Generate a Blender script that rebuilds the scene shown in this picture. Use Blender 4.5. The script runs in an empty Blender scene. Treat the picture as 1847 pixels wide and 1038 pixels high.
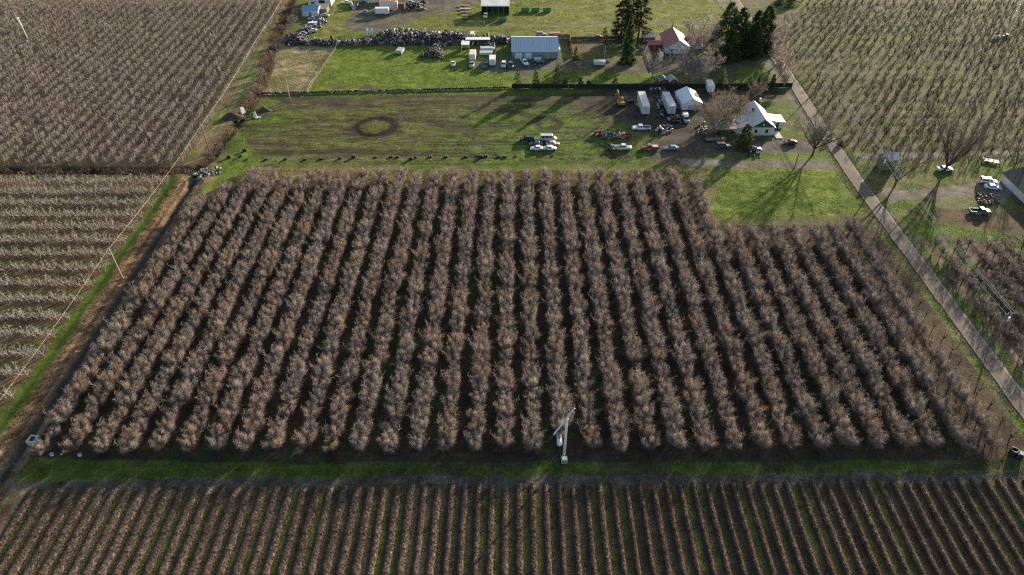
import bpy, math, random
import numpy as np
from mathutils import Vector, Matrix

# ---------------------------------------------------------------- camera, sky, sun, exposure
S = bpy.context.scene
COL = S.collection
H, F, PITCH = 109.0, 1232.0, math.radians(40.0)          # height above ground (m), focal length (photo px), pitch down
SP, CP = math.sin(PITCH), math.cos(PITCH)
cam = bpy.data.cameras.new('camera'); cam.sensor_width = 36.0; cam.lens = 36.0 * F / 1847.0
cam.clip_start = 1.0; cam.clip_end = 12000.0
camo = bpy.data.objects.new('camera', cam); COL.objects.link(camo)
camo.location = (0, 0, H); camo.rotation_euler = (math.pi / 2 - PITCH, 0, 0)
S.camera = camo

SUN_AZ, SUN_EL = math.radians(37.0), math.radians(13.0)   # azimuth from +Y towards +X
SUN_DIR = Vector((math.sin(SUN_AZ) * math.cos(SUN_EL), math.cos(SUN_AZ) * math.cos(SUN_EL), math.sin(SUN_EL)))
world = bpy.data.worlds.new('World'); S.world = world; world.use_nodes = True
wt = world.node_tree; wt.nodes.clear()
wo = wt.nodes.new('ShaderNodeOutputWorld'); wb = wt.nodes.new('ShaderNodeBackground'); sky = wt.nodes.new('ShaderNodeTexSky')
sky.sky_type = 'NISHITA'; sky.sun_disc = False; sky.sun_elevation = SUN_EL; sky.sun_rotation = SUN_AZ
sky.air_density = 1.0; sky.dust_density = 1.5; sky.ozone_density = 1.0
wb.inputs[1].default_value = 0.10
wt.links.new(sky.outputs[0], wb.inputs[0]); wt.links.new(wb.outputs[0], wo.inputs[0])
sl = bpy.data.lights.new('sun', 'SUN'); sl.energy = 5.0; sl.angle = math.radians(0.55); sl.color = (1.0, 0.87, 0.70)
so = bpy.data.objects.new('sun', sl); COL.objects.link(so); so.rotation_euler = SUN_DIR.to_track_quat('Z', 'Y').to_euler()
so.location = (200, 250, 300)
vs = S.view_settings; vs.view_transform = 'Standard'; vs.look = 'None'; vs.exposure = 1.15; vs.gamma = 1.0; vs.use_curve_mapping = False
S.cycles.max_bounces = 5; S.cycles.diffuse_bounces = 2; S.cycles.glossy_bounces = 2; S.cycles.transparent_max_bounces = 8
S.cycles.volume_bounces = 0
S.cycles.use_denoising = False; S.cycles.pixel_filter_type = 'BLACKMAN_HARRIS'; S.cycles.filter_width = 1.15; S.cycles.use_adaptive_sampling = False

# ---------------------------------------------------------------- helpers
def at(px, py, z=0.0):
    """ground point (metres) that the photo shows at a pixel, at height z"""
    t = (py - 519.0) / F
    d = (H - z) / (SP + t * CP)
    return Vector(((px - 923.5) / F * d, d * (CP - t * SP), z))
def g2(px, py, z=0.0):
    v = at(px, py, z); return (v.x, v.y)
def poly(*pts): return [g2(*p) for p in pts]

_lat = {}
def vnoise(x, y, s, seed=0):
    if seed not in _lat: _lat[seed] = np.random.RandomState(seed + 77).rand(256, 256)
    L = _lat[seed]; x = np.asarray(x) / s; y = np.asarray(y) / s
    xi = np.floor(x).astype(int); yi = np.floor(y).astype(int); fx = x - xi; fy = y - yi
    fx = fx * fx * (3 - 2 * fx); fy = fy * fy * (3 - 2 * fy)
    a = L[xi % 256, yi % 256]; b = L[(xi + 1) % 256, yi % 256]; c = L[xi % 256, (yi + 1) % 256]; d = L[(xi + 1) % 256, (yi + 1) % 256]
    return (a * (1 - fx) + b * fx) * (1 - fy) + (c * (1 - fx) + d * fx) * fy
def fbm(x, y, s, seed=0, o=4):
    r = 0; w = 0; k = 1.0
    for i in range(o):
        r = r + k * vnoise(x, y, s / 2 ** i, seed + i * 13); w += k; k *= 0.55
    return r / w
def inpoly(X, Y, P):
    m = np.zeros(X.shape, bool); n = len(P)
    for i in range(n):
        x0, y0 = P[i]; x1, y1 = P[(i + 1) % n]
        if y0 == y1: continue
        c = ((y0 > Y) != (y1 > Y)) & (X < (x1 - x0) * (Y - y0) / (y1 - y0) + x0)
        m ^= c
    return m
def segdist(X, Y, P):
    """distance to a polyline"""
    d = np.full(X.shape, 1e9)
    for (x0, y0), (x1, y1) in zip(P[:-1], P[1:]):
        L2 = (x1 - x0) ** 2 + (y1 - y0) ** 2
        t = np.clip(((X - x0) * (x1 - x0) + (Y - y0) * (y1 - y0)) / L2, 0, 1)
        d = np.minimum(d, np.hypot(X - x0 - t * (x1 - x0), Y - y0 - t * (y1 - y0)))
    return d
def ss(a, b, x):
    t = np.clip((x - a) / (b - a), 0, 1); return t * t * (3 - 2 * t)

def link(o, parent=None):
    COL.objects.link(o)
    if parent is not None: o.parent = parent
    return o
def tag(o, label=None, cat=None, group=None, kind=None):
    if label: o['label'] = label
    if cat: o['category'] = cat
    if group: o['group'] = group
    if kind: o['kind'] = kind
    return o
def thing(name, label, cat, loc=(0, 0, 0), rz=0.0, group=None):
    o = bpy.data.objects.new(name, None); o.empty_display_size = 0.5
    o.location = loc; o.rotation_euler = (0, 0, rz); link(o); return tag(o, label, cat, group)
def npmesh(name, V, Fa, mat=None, col=None, smooth=False):
    """mesh from arrays: V (n,3), Fa (m,k) all faces with k corners; col (n,3)"""
    V = np.asarray(V, np.float32); Fa = np.asarray(Fa, np.int32)
    me = bpy.data.meshes.new(name); n, (m, k) = len(V), Fa.shape
    me.vertices.add(n); me.vertices.foreach_set('co', V.ravel())
    me.loops.add(m * k); me.loops.foreach_set('vertex_index', Fa.ravel())
    me.polygons.add(m); me.polygons.foreach_set('loop_start', np.arange(0, m * k, k, dtype=np.int32))
    if smooth: me.polygons.foreach_set('use_smooth', np.ones(m, bool))
    me.update(calc_edges=True)
    if col is not None:
        ca = me.color_attributes.new('Col', 'FLOAT_COLOR', 'POINT')
        c4 = np.ones((n, 4), np.float32); c4[:, :3] = col; ca.data.foreach_set('color', c4.ravel())
    if mat: me.materials.append(mat)
    return me
def nobj(name, V, Fa, mat, parent=None, col=None, smooth=False):
    return link(bpy.data.objects.new(name, npmesh(name, V, Fa, mat, col, smooth)), parent)

class G:
    """collects simple shapes, built as ONE mesh"""
    def __init__(s): s.v = []; s.f = []
    def add(s, V, Fs):
        b = len(s.v); s.v += [tuple(p) for p in V]; s.f += [tuple(b + i for i in f) for f in Fs]; return s
    def box(s, x0, x1, y0, y1, z0, z1):
        return s.add([(x0, y0, z0), (x1, y0, z0), (x1, y1, z0), (x0, y1, z0), (x0, y0, z1), (x1, y0, z1), (x1, y1, z1), (x0, y1, z1)],
                     [(0, 3, 2, 1), (4, 5, 6, 7), (0, 1, 5, 4), (1, 2, 6, 5), (2, 3, 7, 6), (3, 0, 4, 7)])
    def hexa(s, b, t):
        return s.add(list(b) + list(t), [(0, 3, 2, 1), (4, 5, 6, 7), (0, 1, 5, 4), (1, 2, 6, 5), (2, 3, 7, 6), (3, 0, 4, 7)])
    def tube(s, pts, rad, n=6, cap=True):
        P = [Vector(p) for p in pts]; R = rad if isinstance(rad, (list, tuple)) else [rad] * len(P)
        V = []; Fs = []
        for i, p in enumerate(P):
            d = (P[min(i + 1, len(P) - 1)] - P[max(i - 1, 0)]).normalized()
            a = d.cross(Vector((0.13, 0.31, 1.0)) if abs(d.z) < 0.9 else Vector((1, 0.2, 0))).normalized(); b = d.cross(a)
            for k in range(n):
                w = 2 * math.pi * k / n; V.append(p + R[i] * (math.cos(w) * a + math.sin(w) * b))
        for i in range(len(P) - 1):
            for k in range(n):
                Fs.append((i * n + k, i * n + (k + 1) % n, (i + 1) * n + (k + 1) % n, (i + 1) * n + k))
        if cap: Fs.append(tuple(range(n))[::-1]); Fs.append(tuple((len(P) - 1) * n + k for k in range(n)))
        return s.add(V, Fs)
    def prism(s, pts, a, b, axis='y'):
        """extrude a closed outline [(u, v)] along an axis from a to b; u, v are the other two axes in order"""
        n = len(pts); mk = {'y': lambda u, v, w: (u, w, v), 'x': lambda u, v, w: (w, u, v), 'z': lambda u, v, w: (u, v, w)}[axis]
        V = [mk(u, v, a) for u, v in pts] + [mk(u, v, b) for u, v in pts]
        return s.add(V, [tuple(range(n)), tuple(range(n, 2 * n))[::-1]] + [(i, n + i, n + (i + 1) % n, (i + 1) % n) for i in range(n)])
    def build(s, name, mat, parent=None, smooth=False):
        me = bpy.data.meshes.new(name); me.from_pydata(s.v, [], s.f); me.update()
        if mat: me.materials.append(mat)
        import bmesh
        bm = bmesh.new(); bm.from_mesh(me); bmesh.ops.recalc_face_normals(bm, faces=bm.faces); bm.to_mesh(me); bm.free()
        if smooth:
            for p in me.polygons: p.use_smooth = True
        return link(bpy.data.objects.new(name, me), parent)

# ---------------------------------------------------------------- materials
def nodes(name):
    m = bpy.data.materials.new(name); m.use_nodes = True; nt = m.node_tree
    b = nt.nodes['Principled BSDF']; return m, nt, b
def N(nt, t, **kw):
    n = nt.nodes.new(t)
    for k, v in kw.items():
        if isinstance(k, str) and k.startswith('i_'): n.inputs[k[2:]].default_value = v
        else: setattr(n, k, v)
    return n
def lk(nt, a, b): nt.links.new(a, b)
def mul(nt, a, b, fac=1.0):
    m = N(nt, 'ShaderNodeMix', data_type='RGBA', blend_type='MULTIPLY'); m.inputs[0].default_value = fac
    lk(nt, a, m.inputs[6]); lk(nt, b, m.inputs[7]); return m.outputs[2]
def noise(nt, scale, detail=4, rough=0.6, coord='Object'):
    tc = N(nt, 'ShaderNodeTexCoord'); n = N(nt, 'ShaderNodeTexNoise'); n.inputs['Scale'].default_value = scale
    n.inputs['Detail'].default_value = detail; n.inputs['Roughness'].default_value = rough
    lk(nt, tc.outputs[coord], n.inputs['Vector']); return n
def ramp(nt, fac, *stops):
    r = N(nt, 'ShaderNodeValToRGB'); e = r.color_ramp.elements
    while len(e) < len(stops): e.new(0.5)
    for el, (p, c) in zip(e, stops): el.position = p; el.color = (*c, 1) if not isinstance(c, float) else (c, c, c, 1)
    lk(nt, fac, r.inputs[0]); return r.outputs[0]
def paint(name, c, rough=0.6, metal=0.0, var=0.18, scale=1.2, dirt=0.0, spec=0.4):
    """a plain surface with uneven tone and some dirt"""
    m, nt, b = nodes(name)
    n = noise(nt, scale, 5, 0.65); r = ramp(nt, n.outputs[0], (0.25, 1.0 - var), (0.75, 1.0 + var * 0.3))
    rgb = N(nt, 'ShaderNodeRGB'); rgb.outputs[0].default_value = (*c, 1)
    o = mul(nt, rgb.outputs[0], r)
    if dirt:
        n2 = noise(nt, scale * 3.1, 6, 0.7); r2 = ramp(nt, n2.outputs[0], (0.45, 0.0), (0.72, 1.0))
        mx = N(nt, 'ShaderNodeMix', data_type='RGBA'); mt = N(nt, 'ShaderNodeMath', operation='MULTIPLY'); mt.inputs[1].default_value = dirt
        lk(nt, r2, mt.inputs[0]); lk(nt, mt.outputs[0], mx.inputs[0]); lk(nt, o, mx.inputs[6]); mx.inputs[7].default_value = (0.12, 0.09, 0.06, 1); o = mx.outputs[2]
    lk(nt, o, b.inputs['Base Color']); b.inputs['Roughness'].default_value = rough; b.inputs['Metallic'].default_value = metal
    b.inputs['Specular IOR Level'].default_value = spec
    return m
_cache = {}
def P(name, c, **kw):
    if name not in _cache: _cache[name] = paint(name, c, **kw)
    return _cache[name]
def attr_mat(name, rough=0.95, var=(0.65, 1.25), scales=(0.35, 2.2), bump=0.0, transl=0.0, spec=0.1):
    """colour from the mesh's own colours, with fine noise on top"""
    m, nt, b = nodes(name)
    a = N(nt, 'ShaderNodeAttribute', attribute_name='Col'); o = a.outputs['Color']
    for s in scales:
        n = noise(nt, s, 6, 0.7); o = mul(nt, o, ramp(nt, n.outputs[0], (0.28, var[0]), (0.72, var[1])))
    lk(nt, o, b.inputs['Base Color']); b.inputs['Roughness'].default_value = rough; b.inputs['Specular IOR Level'].default_value = spec
    if bump:
        n = noise(nt, 1.6, 8, 0.75); bp = N(nt, 'ShaderNodeBump'); bp.inputs['Strength'].default_value = bump; bp.inputs['Distance'].default_value = 0.5
        lk(nt, n.outputs[0], bp.inputs['Height']); lk(nt, bp.outputs[0], b.inputs['Normal'])
    if transl:
        tr = N(nt, 'ShaderNodeBsdfTranslucent'); mx = N(nt, 'ShaderNodeMixShader'); mx.inputs[0].default_value = transl
        lk(nt, o, tr.inputs[0]); lk(nt, b.outputs[0], mx.inputs[1]); lk(nt, tr.outputs[0], mx.inputs[2])
        lk(nt, mx.outputs[0], nt.nodes['Material Output'].inputs[0])
    return m
def bark(name, c0, c1, var=0.35):
    """bark whose tone differs from tree to tree"""
    m, nt, b = nodes(name)
    oi = N(nt, 'ShaderNodeObjectInfo'); mx = N(nt, 'ShaderNodeMix', data_type='RGBA')
    mx.inputs[6].default_value = (*c0, 1); mx.inputs[7].default_value = (*c1, 1); lk(nt, oi.outputs['Random'], mx.inputs[0])
    n = noise(nt, 1.3, 3, 0.6); o = mul(nt, mx.outputs[2], ramp(nt, n.outputs[0], (0.3, 1.0 - var), (0.7, 1.0 + var)))
    lk(nt, o, b.inputs['Base Color']); b.inputs['Roughness'].default_value = 0.85; b.inputs['Specular IOR Level'].default_value = 0.25
    return m
def leafmat(name, c0, c1, transl=0.3):
    m, nt, b = nodes(name)
    n = noise(nt, 0.9, 3, 0.6); o = ramp(nt, n.outputs[0], (0.3, c0), (0.7, c1))
    lk(nt, o, b.inputs['Base Color']); b.inputs['Roughness'].default_value = 0.7; b.inputs['Specular IOR Level'].default_value = 0.2
    tr = N(nt, 'ShaderNodeBsdfTranslucent'); mx = N(nt, 'ShaderNodeMixShader'); mx.inputs[0].default_value = transl
    lk(nt, o, tr.inputs[0]); lk(nt, b.outputs[0], mx.inputs[1]); lk(nt, tr.outputs[0], mx.inputs[2])
    lk(nt, mx.outputs[0], nt.nodes['Material Output'].inputs[0])
    return m
M_ground = attr_mat('ground_mat', bump=0.6, scales=(0.22, 1.25, 3.6), var=(0.58, 1.36))
M_road = attr_mat('road_mat', rough=0.9, bump=0.05, scales=(0.7, 6.0), var=(0.8, 1.12), spec=0.25)
M_blade = attr_mat('blade_mat', var=(0.75, 1.25), scales=(1.1,), transl=0.3)
M_junk = attr_mat('scrap_mat', rough=0.55, var=(0.55, 1.2), scales=(1.7,), spec=0.4)
M_twig = bark('cherry_twig', (0.272, 0.196, 0.150), (0.285, 0.236, 0.205))
M_limb = bark('cherry_limb', (0.27, 0.225, 0.195), (0.36, 0.315, 0.285))
M_pale = bark('pale_wood', (0.30, 0.25, 0.22), (0.42, 0.37, 0.33))
M_greyt = bark('grey_wood', (0.26, 0.21, 0.18), (0.38, 0.32, 0.28))
M_dark = bark('dark_wood', (0.055, 0.046, 0.042), (0.10, 0.082, 0.07))
M_bare = bark('bare_tree_wood', (0.20, 0.16, 0.14), (0.30, 0.24, 0.21))
M_black = P('black_rubber', (0.02, 0.02, 0.022), rough=0.8)
M_glass = P('dark_glass', (0.015, 0.02, 0.025), rough=0.08, var=0.05, spec=0.8)
M_white = P('white_paint', (0.78, 0.78, 0.77), rough=0.5, dirt=0.12)
M_greym = P('grey_metal', (0.42, 0.43, 0.45), rough=0.45, metal=0.3, dirt=0.2)
M_wood = P('weathered_wood', (0.24, 0.18, 0.13), rough=0.9, var=0.35, scale=3.0)
M_rust = P('rusty_metal', (0.22, 0.09, 0.05), rough=0.8, var=0.4, scale=3.0)
M_rim = P('wheel_rim', (0.5, 0.5, 0.52), rough=0.35, metal=0.6)
M_lamp = P('lamp_glass', (0.7, 0.7, 0.66), rough=0.15)
M_tail = P('tail_lamp', (0.35, 0.02, 0.02), rough=0.2)

_o20 = 'zeroth first second third fourth fifth sixth seventh eighth ninth tenth eleventh twelfth thirteenth fourteenth fifteenth sixteenth seventeenth eighteenth nineteenth'.split()
_tens = {20: 'twent', 30: 'thirt', 40: 'fort', 50: 'fift', 60: 'sixt', 70: 'sevent', 80: 'eight', 90: 'ninet'}
def ordw(n):
    if n < 20: return _o20[n]
    t = n // 10 * 10
    return _tens[t] + ('ieth' if n == t else 'y-' + _o20[n - t])
# ---------------------------------------------------------------- the lie of the land (metres)
ROW0, ROWS = -6.95, 5.515                                  # orchard row k stands at X = ROW0 + ROWS * k
def row_x(k, Y): return ROW0 + ROWS * k + 0.0044 * (Y - 83.6)
def row_front(k): return 81.0 + 0.05 * (k + 15)
def row_back(k): return {-15: 168.0, -14: 175.0}.get(k, 182.5 if k <= 10 else (176.0 if k == 11 else 154.5))
LROW0, LROWS, LEND = 88.0, 6.03, -103.6                    # orchard beyond the ditch: rows along X
VROW0, VROWS = -1.2, 2.47                                  # near crop rows
DITCH = [(-95.0, 40.0), (-95.3, 80.0), (-97.0, 179.0), (-98.5, 186.0)]
DITCH2 = [(-320.0, 187.5), (-130.0, 186.5), (-98.5, 186.0), (-96.5, 200.0), (-95.5, 225.0), (-96.0, 250.0), (-100.0, 275.0), (-104, 300.0), (-110, 350.0)]

# variable grid: fine where the camera looks, coarse to the horizon
def axis(a, b, d0, d1, far):
    p = [a]
    while p[-1] < b: p.append(p[-1] + d0 + (d1 - d0) * (p[-1] - a) / (b - a))
    lo = []; s = d0 * 1.3; q = p[0]
    while q > -far: q -= s; s *= 1.25; lo.append(q)
    hi = []; s = d1 * 1.3; q = p[-1]
    while q < far: q += s; s *= 1.25; hi.append(q)
    return np.array(lo[::-1] + p + hi)
ys = axis(46.0, 345.0, 0.42, 1.0, 9000.0)
xs_c = axis(0.0, 290.0, 0.46, 1.0, 9000.0); xs_c = xs_c[xs_c >= 0]
xs = np.concatenate([-xs_c[:0:-1], xs_c])
GX, GY = np.meshgrid(xs, ys)
X, Y = GX.ravel(), GY.ravel()
w1 = (fbm(X, Y, 6, 1) - 0.5); w2 = (fbm(X, Y, 6, 2) - 0.5)
WX, WY = X + 2.6 * w1, Y + 2.6 * w2                        # ragged edges
n_s = fbm(X, Y, 1.6, 5, 3); n_m = fbm(X, Y, 7, 6, 4); n_l = fbm(X, Y, 34, 7, 4)
n_st = fbm(X + 5 * w2, Y * 6.0, 11, 8, 4)                  # streaks along X
n_f = fbm(X + 3 * w1, Y * 9.0, 7, 9, 3)
C = np.zeros((len(X), 3)); Z = 0.05 * (n_s - 0.5) + 0.12 * (n_m - 0.5)
GRASS = np.array((0.105, 0.155, 0.024)); GRASS2 = np.array((0.152, 0.196, 0.032)); OLIVE = np.array((0.135, 0.135, 0.045)); STRAW = np.array((0.26, 0.20, 0.105))
MUD = np.array((0.052, 0.040, 0.030)); SOIL = np.array((0.082, 0.058, 0.042)); DIRT = np.array((0.155, 0.125, 0.098)); GRAV = np.array((0.20, 0.175, 0.155)); LEAF = np.array((0.15, 0.095, 0.055))
def mix(mask, c, k=1.0):
    global C
    w = (np.asarray(mask, float) * k)[:, None]; C = C * (1 - w) + np.asarray(c) * w
def lerp(a, b, t): return a[None] * (1 - t[:, None]) + b[None] * t[:, None]
def region(P, a, b=None, tex=None, k=1.0, warp=1.0):
    m = inpoly(X + warp * (WX - X), Y + warp * (WY - Y), P)
    if b is None: mix(m, a, k)
    else: mix(m, lerp(np.array(a), np.array(b), ss(0.3, 0.7, tex)), k)
    return m
C[:] = lerp(GRASS, OLIVE, ss(0.3, 0.65, n_l * 0.5 + n_m * 0.5))
BIG = 900.0
# far side and right side fields
region([(108, 187), (BIG, 187), (BIG, BIG), (104, BIG)], (0.112, 0.10, 0.044), (0.100, 0.125, 0.028), n_st)
mr = inpoly(X, Y, [(109, 187), (BIG, 187), (BIG, BIG), (109, BIG)])
ph = np.abs(((Y - 191.0) / 6.0 + 0.5) % 1.0 - 0.5) * 6.0 + 1.6 * (n_m - 0.5)
mix(mr & (ph < 1.35), lerp(np.array((0.13, 0.10, 0.065)), np.array((0.20, 0.155, 0.10)), ss(.35, .65, n_s)), 0.6)
region(poly((1405, 64), (1700, 62), (1690, 78), (1420, 84)), (0.12, 0.145, 0.04), None, None, 0.7)
region(poly((1400, -40), (1500, -40), (1475, 14), (1400, 30)), (0.13, 0.16, 0.045), None, None, 0.8)
# upper left dense orchard
m = region([(-BIG, 188), (-101, 188), (-111, 345), (-140, BIG), (-BIG, BIG)], (0.135, 0.095, 0.070), (0.115, 0.105, 0.050), n_m)
mix(m & (n_l > 0.58), (0.13, 0.12, 0.05), 0.5)
# track by the upper left orchard, with grass verge and wheel lines
TRK = [g2(352, 300), g2(430, 165), g2(528, -5), g2(560, -60)]
dt = segdist(X, Y, TRK) + 0.8 * (n_m - 0.5)
mix(dt < 4.0, lerp(GRASS, STRAW * 0.75, ss(0.35, 0.65, n_m)))
mix((np.abs(dt - 0.9) < 0.45), (0.24, 0.195, 0.13), 0.85)
# ground of the main orchard
orch = inpoly(WX * .4 + X * .6, WY * .4 + Y * .6, [(-95, 76), (101, 77), (101, 157), (57, 157), (55, 186), (-80, 187), (-92, 172)])
rp = np.abs(((X - ROW0) / ROWS + 0.5) % 1.0 - 0.5) * ROWS                # distance to the nearest tree row
alley = ss(1.2, 2.2, rp + 1.0 * (n_m - 0.5))
mix(orch, lerp(SOIL * 0.72, np.array((0.050, 0.064, 0.022)), alley * ss(0.42, 0.68, n_m)))
mix(orch & (n_s > 0.6), LEAF * 0.7, 0.4)
mix(orch & (X > 88) & (n_m > 0.45), (0.15, 0.115, 0.06), 0.5)            # leaf litter and dry grass under the rows by the road
mix(inpoly(X, WY, [(-90, 180.5), (57, 180.5), (57, 187.5), (-82, 188)]), lerp(np.array((0.17, 0.16, 0.055)), np.array((0.22, 0.17, 0.08)), ss(.3, .6, n_m)), 0.85)
# grass strip along the near end of the rows
strip = inpoly(X, WY * .35 + Y * .65, [(-92, 74.3), (-40, 74.6), (120, 76.6), (120, 79.0), (-40, 77.9), (-92, 79)])
mix(strip, lerp(np.array((0.075, 0.072, 0.034)), np.array((0.098, 0.132, 0.026)), ss(.36, .56, n_m * .6 + n_st * .4)))
# near crop field
FEDGE = 73.3 + 0.012 * (X + 95)
fld = (Y < FEDGE + 0.5 * (n_m - 0.5)) & (Y > -50)
vp = np.abs(((X - VROW0) / VROWS + 0.5) % 1.0 - 0.5) * VROWS
lane = ss(0.55, 1.0, vp)
mix(fld, lerp(np.array((0.085, 0.058, 0.042)), np.array((0.075, 0.070, 0.045)), lane))
gl = vnoise(np.floor((X - VROW0) / VROWS), Y * 0.03, 1.0, 21)
mix(fld & (lane > 0.6) & (gl * 0.6 + n_s * 0.4 > 0.52), (0.095, 0.115, 0.030), 0.75)
mix(inpoly(X, WY, [(-110, 71.6), (120, 74.4), (120, 76.3), (-110, 73.9)]), lerp(np.array((0.088, 0.078, 0.066)), np.array((0.14, 0.125, 0.10)), ss(.4, .65, n_s)))
# ditch, its dry bank, the green verge and the pruned orchard on the left
mix(inpoly(X, Y, [(-400, 30), (-99.5, 30), (-101.5, 184.5), (-400, 185.5)]), lerp(GRASS * 0.75, np.array((0.115, 0.10, 0.045)), ss(.3, .6, n_m)))
lp = np.abs(((Y - LROW0) / LROWS + 0.5) % 1.0 - 0.5) * LROWS
lo = inpoly(WX, Y, [(-400, 78), (LEND + 1, 78), (LEND - 0.5, 182.5), (-400, 183)])
mix(lo & (lp + 0.8 * (n_m - .5) < 1.65), lerp(SOIL * 1.05, LEAF, ss(.4, .65, n_s)), 0.9)
mix(lo & (lp + 0.9 * (n_m - .5) > 1.9) & (n_l + 0.3 * n_m > 0.62), STRAW * 0.55, 0.45)
mix(inpoly(WX * .5 + X * .5, Y, [(-103.4, 60), (-98.6, 60), (-100.8, 180), (-101.0, 183), (-105, 184)]), lerp(GRASS * 0.75, GRASS * 1.0, ss(.35, .65, n_m)))
bank = inpoly(WX * .6 + X * .4, Y, [(-99.2, 30), (-91.8, 30), (-93.6, 176), (-90, 186), (-101.5, 183.5)])
mix(bank, lerp(np.array((0.19, 0.125, 0.075)), np.array((0.26, 0.185, 0.11)), ss(.35, .65, n_s)))
d1 = segdist(X + 0.5 * w1, Y, DITCH); d2 = segdist(X + 1.2 * w1, Y + 1.2 * w2, DITCH2)
mix(ss(1.3, 0.6, d1), (0.075, 0.062, 0.052)); Z -= 0.95 * ss(1.6, 0.4, d1); Z += 0.45 * ss(2.2, 3.4, d1) * ss(7.0, 5.0, d1) * (d1 < 7)
mix(ss(4.5, 3.2, d2), lerp(STRAW * 0.62, LEAF * 0.9, ss(.35, .65, n_m)))
mix(ss(2.6, 1.5, d2 + 1.0 * (n_m - .5)), (0.050, 0.042, 0.036)); Z -= 1.2 * ss(2.6, 0.6, d2)
# muddy middle field
mf = inpoly(WX, WY, poly((395, 305), (440, 190), (490, 178), (1040, 172), (1110, 200), (1180, 245), (1215, 290), (900, 296)))
mix(mf, lerp(GRASS * 1.1, np.array((0.13, 0.14, 0.040)), ss(.35, .6, n_l)))
mix(mf & (n_st * 0.75 + n_m * 0.25 > 0.55), lerp(MUD * 1.5, OLIVE * 0.8, ss(.3, .7, n_s)), 0.55)
mix(mf & (n_st > 0.60), MUD * 1.3, 0.55); mix(mf & (n_f > 0.60), MUD * .9, 0.6); mix(mf & (n_f < 0.36), (0.14, 0.15, 0.045), 0.5)
mix(inpoly(WX, WY, poly((480, 176), (930, 168), (1110, 170), (1110, 182), (900, 186), (520, 189))), lerp(MUD * 1.25, OLIVE * .8, ss(.45, .7, n_st)), 0.85)
cx, cy = g2(676, 229); rr = np.hypot(X - cx, (Y - cy)) + 0.7 * (n_m - .5)
mix(ss(11, 7.5, rr) * (n_s + n_m > 0.85), MUD * 1.2, 0.75); mix(np.clip(1.7 * np.exp(-((rr + 1.6 * (n_s - .5) - 6.2) / 1.15) ** 2), 0, 1), MUD * 0.30, 1.0); mix((rr > 6) & (rr < 12) & (n_f > .56), MUD * .6, .8); mix(np.exp(-((rr - 8.2) / 0.35) ** 2) * (n_m > .45), MUD * 0.7, 0.8); mix(rr < 4.2, np.array((0.13, 0.145, 0.04)), 0.8)
mix(np.exp(-((rr - 3.4) / 0.25) ** 2), MUD, 0.5); Z -= 0.15 * np.exp(-((rr - 6.6) / 0.9) ** 2)
cx, cy = g2(990, 224); rr = np.hypot((X - cx), Y - cy) + 0.8 * (n_m - .5)
mix(np.exp(-((rr - 4.0) / 1.3) ** 2), MUD, 0.85)
for pts, w in (([(715, 215), (760, 222), (800, 230), (850, 234), (905, 233), (960, 222), (1000, 212)], 0.55), ([(735, 213), (790, 225), (860, 230), (930, 226), (975, 216)], 0.4),
               ([(420, 236), (560, 222), (640, 219)], 0.5), ([(470, 278), (620, 276), (760, 280), (900, 285)], 0.6), ([(520, 250), (640, 246)], 0.4), ([(900, 205), (990, 214), (1010, 225), (985, 236)], 0.5),
               ([(1040, 250), (1090, 268), (1110, 285)], 0.6), ([(500, 196), (700, 194), (900, 197), (1050, 196)], 0.4), ([(700, 190), (1000, 183)], 0.4), ([(760, 262), (900, 262), (1040, 258)], 0.35)):
    for off in (0.0, 1.7):
        d = segdist(X + 0.8 * w1, Y - off + 0.8 * w2, [g2(*p) for p in pts]); k = np.exp(-(d / w) ** 2) * ss(0.25, 0.5, n_m + 0.15)
        mix(k, MUD * 0.9, 0.85); Z -= 0.07 * k
mix(inpoly(WX, WY, poly((395, 300), (380, 318), (420, 326), (470, 296), (440, 250), (425, 225))), lerp(GRASS * 1.05, GRASS2, ss(.4, .6, n_m)), 0.75)
# grass verge under the tyre wall
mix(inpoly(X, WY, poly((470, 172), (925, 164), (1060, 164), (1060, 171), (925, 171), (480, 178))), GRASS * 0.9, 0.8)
# yard of the white house
yard = inpoly(WX, WY, poly((1030, 172), (1110, 160), (1430, 158), (1420, 176), (1300, 190), (1300, 262), (1240, 292), (1180, 255), (1130, 218), (1050, 196)))
mix(yard, lerp(MUD * 1.15, np.array((0.085, 0.068, 0.055)), ss(.35, .65, n_m)), 0.95)
mix(inpoly(WX, WY, poly((1150, 250), (1290, 235), (1310, 262), (1240, 300), (1180, 292))), lerp(DIRT * .8, MUD * 1.7, ss(.3, .6, n_m)), 0.85)
mix(inpoly(WX, WY, poly((1100, 238), (1210, 235), (1190, 262), (1100, 262))), lerp(GRASS, OLIVE, ss(.3, .6, n_m)), 0.75)
mix(inpoly(WX, WY, poly((1385, 190), (1440, 188), (1462, 245), (1395, 250))), lerp(GRASS * .95, np.array((0.14, 0.14, 0.05)), ss(.35, .6, n_m)), 0.95)
mix(inpoly(WX, Y + 0.8 * w2, poly((1280, 252), (1470, 254), (1480, 278), (1275, 276))), lerp(np.array((0.105, 0.09, 0.08)), np.array((0.15, 0.13, 0.115)), ss(.4, .6, n_m)), 0.95)
mix(inpoly(WX, WY, poly((1365, 276), (1490, 274), (1505, 290), (1350, 290))), lerp(GRASS, GRASS2, ss(.35, .6, n_m)), 0.95)
mix(inpoly(WX, Y + 0.8 * w2, poly((1215, 285), (1300, 291), (1500, 290), (1535, 312), (1490, 303), (1380, 302), (1240, 300))), lerp(DIRT, GRAV * 1.0, ss(.35, .65, n_m)), 0.95)
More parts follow.
